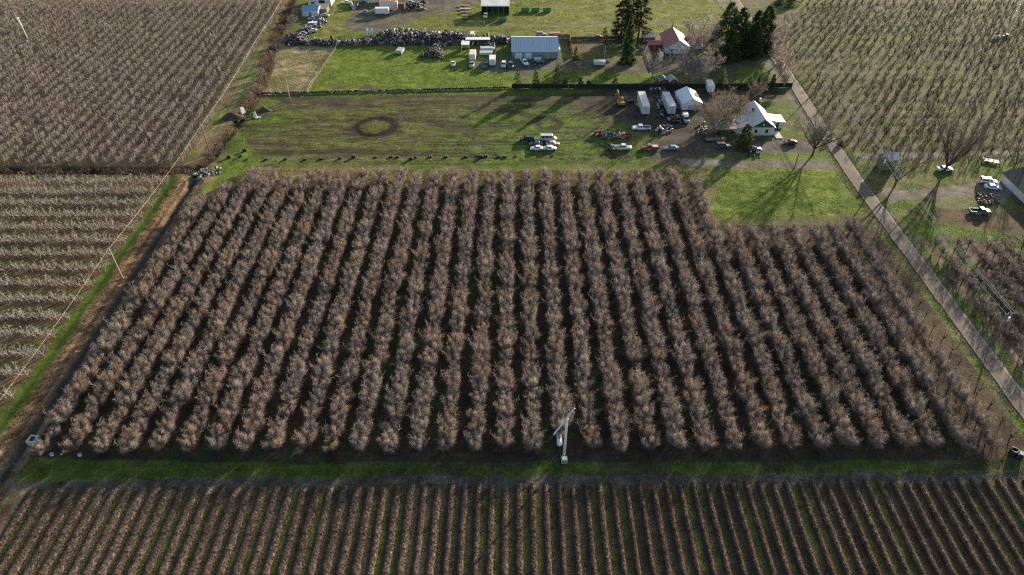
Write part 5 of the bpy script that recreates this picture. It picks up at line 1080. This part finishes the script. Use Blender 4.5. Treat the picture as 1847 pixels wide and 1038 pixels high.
# ---------------------------------------------------------------- wind machines
def wind_machine(label, base, h, blade, baz, tilt, tank, tank_rz, bl=5.6, tscale=1.0, eng_rz=0):
    t = thing('wind_machine', label, 'wind machine', (base[0], base[1], 0), 0); G().tube([(0, 0, 0), (0, 0, h * .5), (0, 0, h)], [.29, .24, .18], 12).build('tower', M_wm, t, True)
    G().tube([(0, 0, 0), (0, 0, .3)], [.6, .6], 10).build('footing', M_greym, t)
    hd = G().tube([(-.35, 0, h + .12), (.5, 0, h + .12)], [.26, .2], 8).build('gearbox', M_wm, t); hd.rotation_euler = (0, 0, baz)
    b = G().add([(-.05, -bl / 2, -.10), (.05, -bl / 2, .10), (.05, bl / 2, -.10), (-.05, bl / 2, .10), (-.11, 0, -.22), (.11, 0, .22), (-.11, -.3, -.2), (.11, -.3, .2), (-.02, -bl / 2, .0), (.02, bl / 2, 0)],
                []); 
    b = G()
    for s in (-1, 1):
        b.hexa([(-.11, s * .05, -.17), (.11, s * .05, -.17), (.11, s * .05, .17), (-.11, s * .05, .17)], [(-.14, s * bl / 2, -.15), (.10, s * bl / 2, -.13), (.14, s * bl / 2, .15), (-.10, s * bl / 2, .13)])
    pb = b.build('blade', M_white, t); pb.location = (math.cos(baz) * .62, math.sin(baz) * .62, h + .12); pb.rotation_euler = Vector(blade).to_track_quat('Y', 'Z').to_euler()
    e = G().box(-.55, .55, -1.5, -.45, .3, 1.35).build('engine_housing', M_greym, t); e.rotation_euler = (0, 0, eng_rz); G().tube([(.3, -.6, 1.35), (.3, -.6, 1.9)], .06, 6).build('exhaust', M_black, e)
    G().box(-.45, .45, -1.3, -.6, 1.351, 1.42).build('engine_lid', M_white, e)
    q = at(*tank); s = tscale; k = thing('propane_tank', label.split(' wind machine')[0] + ' propane tank lying beside the wind machine' if False else TANKL[label], 'tank', (q.x, q.y, 0), tank_rz)
    g = G().tube([(-1.6 * s, 0, .85), (-1.5 * s, 0, .85), (-1.25 * s, 0, .85), (1.25 * s, 0, .85), (1.5 * s, 0, .85), (1.6 * s, 0, .85)], [.12, .36, .55, .55, .36, .12], 14); g.build('shell', M_white, k, True); G().tube([(-.15, 0, 1.38), (-.15, 0, 1.52)], .22, 8).build('dome', P('valve_cover', (.12, .2, .3)), k)
    for x in (-.9 * s, .9 * s): G().box(x - .12, x + .12, -.42, .42, 0, .42).build('cradle', M_conc, k)
    return t
M_wm = P('machine_grey', (.78, .79, .80), rough=.5, dirt=.1); 
TANKL = {'grey wind machine with long white blade at the near end of the orchard': 'white propane tank left of the near wind machine', 'white wind machine standing in the dense slim orchard': 'white propane tank beside the machine in the dense orchard', 'pale wind machine in the far orchard across the road': 'pale propane tank in the far orchard across the road'}
ks = list(TANKL)
bw = at(1017, 827); wind_machine(ks[0], bw, 11.3, (.60, .42, .68), R_(215), 0, (1008.5, 797), R_(90), 6.2)
bw2 = at(53, 78); M_wm = P('machine_white', (.74, .70, .68), rough=.5); wind_machine(ks[1], bw2, 10.5, (-.15, .1, 1), R_(-90), 0, (43, 86), R_(25), 5.6)
bw3 = at(1812, 66); wind_machine(ks[2], bw3, 10.8, (.1, .1, 1), R_(-90), 0, (1797, 70), R_(4), 5.6)
# bent white pipe between two orchard rows
p = at(893, 368); t = thing('bent_pipe', 'white bent pipe rising between two orchard rows', 'pipe', (p.x, p.y, 0)); G().tube([(.0, 0, 0), (0, 0, 2.4), (-.15, 0, 2.8), (-.6, 0, 3.0), (-1.9, 0, 3.0)], .11, 8).build('pipe', M_white, t, True); G().tube([(.05, 0, 2.4), (.6, 0, 2.3)], .07, 6).build('spout', M_white, t)
# white concrete weir box on the ditch
p = at(62, 797); t = thing('weir_box', 'white open concrete box standing in the ditch', 'box', (p.x, p.y, -.3), R_(-6)); g = G(); a_, b_ = .85, .6
for x0, x1, y0, y1 in ((-a_, a_, -a_, -b_), (-a_, a_, b_, a_), (-a_, -b_, -b_ + .001, b_ - .001), (b_, a_, -b_ + .001, b_ - .001)): g.box(x0, x1, y0, y1, 0, 1.3)
g.build('wall', M_conc, t); G().box(-b_ + .01, b_ - .01, -b_ + .01, b_ - .01, .05, .9).build('water', M_glass, t)
for i, (x, y) in enumerate(((95, 822), (145, 823))):
    p = at(x, y); t = thing('bee_hive', ('white hive box nearest the ditch under the first trees' if i == 0 else 'white hive box under the second orchard row'), 'hive', (p.x, p.y, 0), .4); t.scale = (.75, .75, .75); G().box(-.35, .35, -.3, .3, .1, .75).build('box', M_white, t); G().box(-.4, .4, -.35, .35, .751, .84).build('lid', M_greym, t); G().box(-.3, .3, -.25, .25, 0, .099).build('stand', M_wood, t)
# dark plastic tub near the road
p = at(1830, 822); t = thing('dark_tub', 'dark grey plastic tub with a round opening by the near corner of the road', 'tub', (p.x, p.y, 0), R_(-30)); dk = P('dark_plastic', (.028, .032, .037), rough=.5)
tv, tf = tyre_mesh(.62, .2, 16, 8); o = nobj('rim', tv + np.array((-.45, .15, .95)), tf, dk, t, smooth=True); G().tube([(-.45, .15, 0), (-.45, .15, 1.05)], [.7, .66], 16, False).build('side', dk, t, True); G().prism([(.1, -.75), (1.15, -.7), (1.2, .55), (.25, .6)], 0, 1.25, 'z').build('body', dk, t); G().box(.35, 1.0, -.55, .3, 1.251, 1.36).build('lid', P('grey_lid', (.30, .34, .37), rough=.4), t)
# earth mounds and concrete slabs by the upper ditch
def mound(label, px, py, r, h, seed):
    p = at(px, py); V = []; Fs = []; k = 20; R = 7; rs_ = np.random.RandomState(seed)
    for i in range(R + 1):
        for j in range(k):
            f = i / R; a = 2 * math.pi * j / k; rr = r * f * (1 + .18 * math.sin(3 * a + seed)); V.append((p.x + rr * math.cos(a), p.y + .75 * rr * math.sin(a), h * (.5 + .5 * math.cos(math.pi * f)) * (1 + rs_.normal(0, .05)) - .15))
    for i in range(R):
        for j in range(k): Fs.append((i * k + j, (i + 1) * k + j, (i + 1) * k + (j + 1) % k, i * k + (j + 1) % k))
    return tag(nobj('earth_mound', V, Fs, P('earth', (.085, .062, .045), rough=.95, var=.35, scale=2), smooth=True), label, 'mound')
mound('dark earth mound by the upper ditch beside the white slab', 418, 212, 4.2, 1.9, 1); mound('low earth mound under the end of the tyre wall', 476, 200, 3.2, 1.6, 2)
t = root('concrete_slab', 'white concrete slab standing on the ditch edge', 'slab', 439, 205, 60); G().hexa([(-.9, -.3, 0), (.9, -.3, 0), (.9, .3, 0), (-.9, .3, 0)], [(-.7, -.1, 2.4), (.6, -.1, 2.1), (.6, .2, 2.1), (-.7, .2, 2.4)]).build('slab', M_white, t)
t = root('concrete_slab', 'white broken concrete slabs leaning by the low mound', 'slab', 462, 212, 20); G().hexa([(-.9, -.4, 0), (.5, -.4, 0), (.5, .2, 0), (-.9, .2, 0)], [(-.5, 0, 2.0), (.1, 0, 2.2), (.1, .2, 2.2), (-.5, .2, 2.0)]).build('upright_piece', M_white, t); G().box(-.3, 1.6, -1.1, -.5, 0, .3).build('flat_piece', M_white, t)
# ---------------------------------------------------------------- conifers, bare yard trees, shrubs
M_spruce = leafmat('spruce_needles', (0.065, 0.098, 0.036), (0.12, 0.15, 0.055), .5); M_pine = leafmat('pine_needles', (0.055, 0.066, 0.028), (0.115, 0.12, 0.048), .4); M_bluesp = leafmat('blue_needles', (.06, .10, .10), (.13, .19, .18), .25); M_olive = leafmat('olive_leaves', (0.055, 0.060, 0.022), (0.13, 0.12, 0.045), .35)
def conifer(seed, h, r0, nb, per, ts, low=.08, shape=.85, droop=.35, pine=False):
    r = np.random.RandomState(seed); B = []; D = []; L = []; W = []; wood = [(np.array([[0, 0, -.2], [0, 0, h * .5], [0, 0, h * .97]]), [h * .018 + .06, h * .012 + .03, .02])]
    for i in range(nb):
        f = low + (1 - low) * (i + r.rand()) / nb; z = h * f; g_ = (1 - (f - low) / (1 - low)); rad = r0 * (g_ ** shape if not pine else (math.sin(math.pi * min(1, .12 + .88 * g_)) ** .6)) * r.uniform(.62, 1.1) + .15
        a = r.uniform(0, 2 * np.pi); e = np.array([math.cos(a) * rad, math.sin(a) * rad, z - droop * rad + (.5 * rad if pine else 0)]); s = np.array([0, 0, z])
        if i % 3 == 0: wood.append((np.array([s, s + (e - s) * .85]), [.035 + .004 * h, .01]))
        m = max(4, int(per * (.35 + rad / r0))); tt = r.uniform(.25 if not pine else .45, 1.02, m)[:, None] ** .7; p = s + (e - s) * tt + r.normal(0, (.10 if not pine else .22) * rad ** .5 + .04, (m, 3))
        d = np.array([math.cos(a), math.sin(a), -.25 if not pine else .25]) + r.normal(0, .5, (m, 3)); d /= np.linalg.norm(d, axis=1)[:, None]; B.append(p); D.append(d); L.append(ts * r.uniform(.6, 1.3, m)); W.append(ts * .5 * r.uniform(.6, 1.2, m))
    B = np.concatenate(B); D = np.concatenate(D); L = np.concatenate(L)[:, None]; W = np.concatenate(W)[:, None]; n_ = len(B); sd = np.cross(D, r.normal(0, 1, (n_, 3))); sd /= np.linalg.norm(sd, axis=1)[:, None]
    V = np.stack([B + sd * W / 2, B - sd * W / 2, B + D * L], 1).reshape(-1, 3); return tubes(wood, 6), (V, np.arange(n_ * 3).reshape(-1, 3))
def put_tree(name, label, px, py, geo, wm, cm, cat='tree', rz=0.0, group=None, s=1.0, xy=None):
    p = at(px, py) if xy is None else Vector((xy[0], xy[1], 0)); t = thing(name, label, cat, (p.x, p.y, 0), rz, group); t.scale = (s, s, s); nobj('trunk', *geo[0], wm, t); nobj('crown', *geo[1], cm, t); return t
M_trunk = P('trunk_bark', (.10, .075, .06), rough=.9, var=.3, scale=2)
put_tree('tall_pine', 'tall open pine left of the red roofed house, nearest the barn', 1119, 76, conifer(1, 23, 5.0, 150, 44, .8, .10, .55, .15), M_trunk, M_pine); put_tree('tall_pine', 'tall open pine behind the dark spruce', 1151, 70, conifer(2, 23, 5.2, 150, 44, .8, .14, .55, .15), M_trunk, M_pine); put_tree('tall_pine', 'tall slim pine between the two broad pines', 1136, 66, conifer(12, 24, 4.2, 130, 40, .8, .12, .55, .15), M_trunk, M_pine)
put_tree('dark_spruce', 'dark drooping spruce in front of the tall pines', 1131, 114, conifer(3, 17.5, 3.8, 260, 34, .7, .05, .75, .55), M_trunk, M_spruce)
for i, (x, y, h, r, l) in enumerate(((1303, 103, 22, 5.6, 'huge dark conifer right of the red roofed house'), (1326, 98, 19, 4.6, 'dark conifer in the middle of the big conifer group'), (1353, 101, 14, 3.8, 'shorter dark conifer at the front of the big group'), (1372, 92, 18.5, 4.2, 'dark conifer nearest the road in the big group'), (1357, 84, 15, 3.6, 'dark conifer at the back of the big group'))):
    put_tree('dark_conifer', l, x, y, conifer(20 + i, h, r * 1.45, 240, 48, .85, .02, .60, .2), M_trunk, M_spruce)
for i, (x, y, h, l, mm) in enumerate(((1090, 78, 7, 'small conifer at the left foot of the tall pines', M_spruce), (1038, 108, 5.5, 'small conifer by the board fence right of the barn', M_spruce), (933, 158, 7.5, 'young conifer at the left end of the black fence', M_spruce), (966, 158, 7, 'second young conifer along the black fence', M_spruce), (1004, 156, 9, 'slim young conifer, third along the black fence', M_spruce), (1047, 157, 4, 'round blue spruce by the black fence', M_bluesp), (1300, 159, 8, 'conifer behind the camper and the brown bare tree', M_spruce), (1392, 157, 5, 'small dark conifer at the right end of the black fence', M_spruce), (1366, 156, 4.5, 'round dark shrub conifer near the right end of the fence', M_spruce))):
    put_tree('young_conifer', l, x, y, conifer(40 + i, h, h * .27, 70, 22, .42, .03, .8, .3), M_trunk, mm)
put_tree('broad_evergreen', 'loose olive evergreen in front of the white house', 1341, 268, conifer(60, 8.6, 3.1, 130, 34, .5, .10, .55, .15), M_trunk, M_olive)
def deci(seed, h, **kw):
    k = dict(height=h, trunk=h * .16, limbs=7, spread=.75, tr=h * .022, lr=.5, nlat=16, lat=h * .28, ntw=30, tw=h * .13, twr=.022, up=.35, low=.2); k.update(kw); return bare_tree(seed, **k)
M_browntw = bark('brown_twig', (.215, .165, .125), (.235, .185, .145)); M_greytw = bark('grey_twig', (.27, .23, .21), (.30, .26, .24)); M_paletw = bark('pale_twig', (.40, .32, .26), (.44, .36, .30)); M_darktw = bark('dark_twig', (.13, .10, .085), (.16, .13, .11))
put_tree('brown_tree', 'broad brown twiggy tree beside the white house', 1289, 236, deci(1, 10.5, spread=1.15, limbs=9, nlat=20, ntw=42, lat=3.8, tw=1.6, aspect=(1.25, 1)), M_limb, M_browntw); put_tree('brown_tree', 'second brown twiggy tree behind the white house roof', 1318, 214, deci(2, 8.5, spread=1.0, limbs=8, nlat=18, ntw=38, lat=3.0, tw=1.4), M_limb, M_browntw)
put_tree('bare_tree', 'grey bare tree on the lawn left of the garden sheds', 1176, 140, deci(3, 11.5, spread=1.0, twr=.028), M_limb, M_greytw); put_tree('bare_tree', 'broad grey bare tree in front of the red roofed house', 1246, 153, deci(4, 14.5, spread=1.1, twr=.03, limbs=10, nlat=20, ntw=40), M_limb, M_greytw); put_tree('bare_tree', 'pale bare tree against the right wing of the red roofed house', 1267, 99, deci(5, 15, spread=.75, twr=.03, limbs=10, nlat=18, ntw=36), M_limb, M_paletw)
put_tree('brown_bush', 'reddish brown bush at the black fence behind the white house', 1362, 178, deci(6, 6, spread=.8, limbs=9, nlat=16, ntw=30), M_limb, M_browntw)
for i, (x, y, h) in enumerate(((1386, 76, 10), (1393, 98, 9.5), (1400, 118, 9), (1407, 138, 8))): put_tree('roadside_tree', 'pale bare tree in the thicket by the road, %s from the top' % ordw(i + 1), x, y, deci(10 + i, h, spread=.7, limbs=8, nlat=16, ntw=34, twr=.03), M_limb, M_paletw, group='pale trees of the roadside thicket')
put_tree('bare_tree', 'dark bare tree between the dark red car and the road', 1465, 281, deci(20, 14.5, spread=.95, limbs=9, nlat=16, ntw=26, tr=.3, trunk=3.0), M_dark, M_darktw); put_tree('bare_tree', 'dark slanting bare tree at the junction by the pump house', 1613, 337, deci(21, 13.5, spread=.8, limbs=6, nlat=14, ntw=20, tr=.27, trunk=2.2), M_dark, M_darktw)
put_tree('bare_tree', 'big dark bare tree with a forked trunk over the white sedan', 1702, 312, deci(22, 19, spread=.8, limbs=9, nlat=17, ntw=28, tr=.38, trunk=2.6), M_dark, M_darktw); put_tree('bare_tree', 'bare tree behind the garage building at the right edge', 1826, 308, deci(23, 12, spread=.7, limbs=6, nlat=13, ntw=18, tr=.27, trunk=2.6), M_dark, M_darktw)
put_tree('bare_tree', 'bare tree at the edge of the garage building nearest the camera', 1880, 470, deci(24, 10, spread=.7, limbs=7, nlat=11, ntw=12), M_dark, M_darktw); put_tree('bare_tree', 'slim bare tree in the roadside thicket below the pale trees', 1413, 160, deci(25, 7, spread=.5), M_limb, M_paletw)
for i, (x, y, h) in enumerate(((500, 92, 3.2), (493, 108, 3.5), (484, 124, 3.4), (474, 142, 3.2), (468, 156, 3.0), (462, 168, 2.8), (508, 80, 3.4), (447, 180, 2.4), (520, 60, 3.6), (530, 44, 3.4), (538, 30, 3.4))): put_tree('ditch_bush', 'tangled brown bush along the upper ditch, %s from the top' % ordw(sorted((80, 92, 108, 124, 142, 156, 168, 180, 60, 44, 30)).index(y) + 1), x, y, bare_tree(70 + i, height=h, trunk=.2, limbs=9, spread=1.0, nlat=8, lat=1.3, ntw=16, tw=.7, twr=.02, tr=.06), M_limb, M_browntw if i % 2 else M_darktw, 'bush', group='brown bushes along the upper ditch')
for i, (x, y, h) in enumerate(((1020, 152, 2.2), (1062, 154, 1.8), (1110, 150, 2.0), (1335, 160, 2.4), (1478, 240, 2.2), (1497, 252, 2.4), (1515, 262, 2.0))): put_tree('garden_shrub', ('low evergreen shrub along the road verge, %s of three' % ordw(i - 3)) if i > 3 else ['low shrub beside the slim young conifer', 'low shrub right of the round blue spruce', 'low shrub by the lawn left of the garden sheds', 'low shrub below the big conifer group'][i], x, y, conifer(90 + i, h, h * .6, 50, 24, .3, .02, .5, .1), M_trunk, M_olive if i % 2 else M_spruce, 'shrub')
put_tree('dark_hedge', 'dark evergreen clump beside the road at the top of the picture', 1416, 8, conifer(99, 6, 6.5, 120, 40, .6, .02, .4, .1), M_trunk, M_spruce, 'bush')
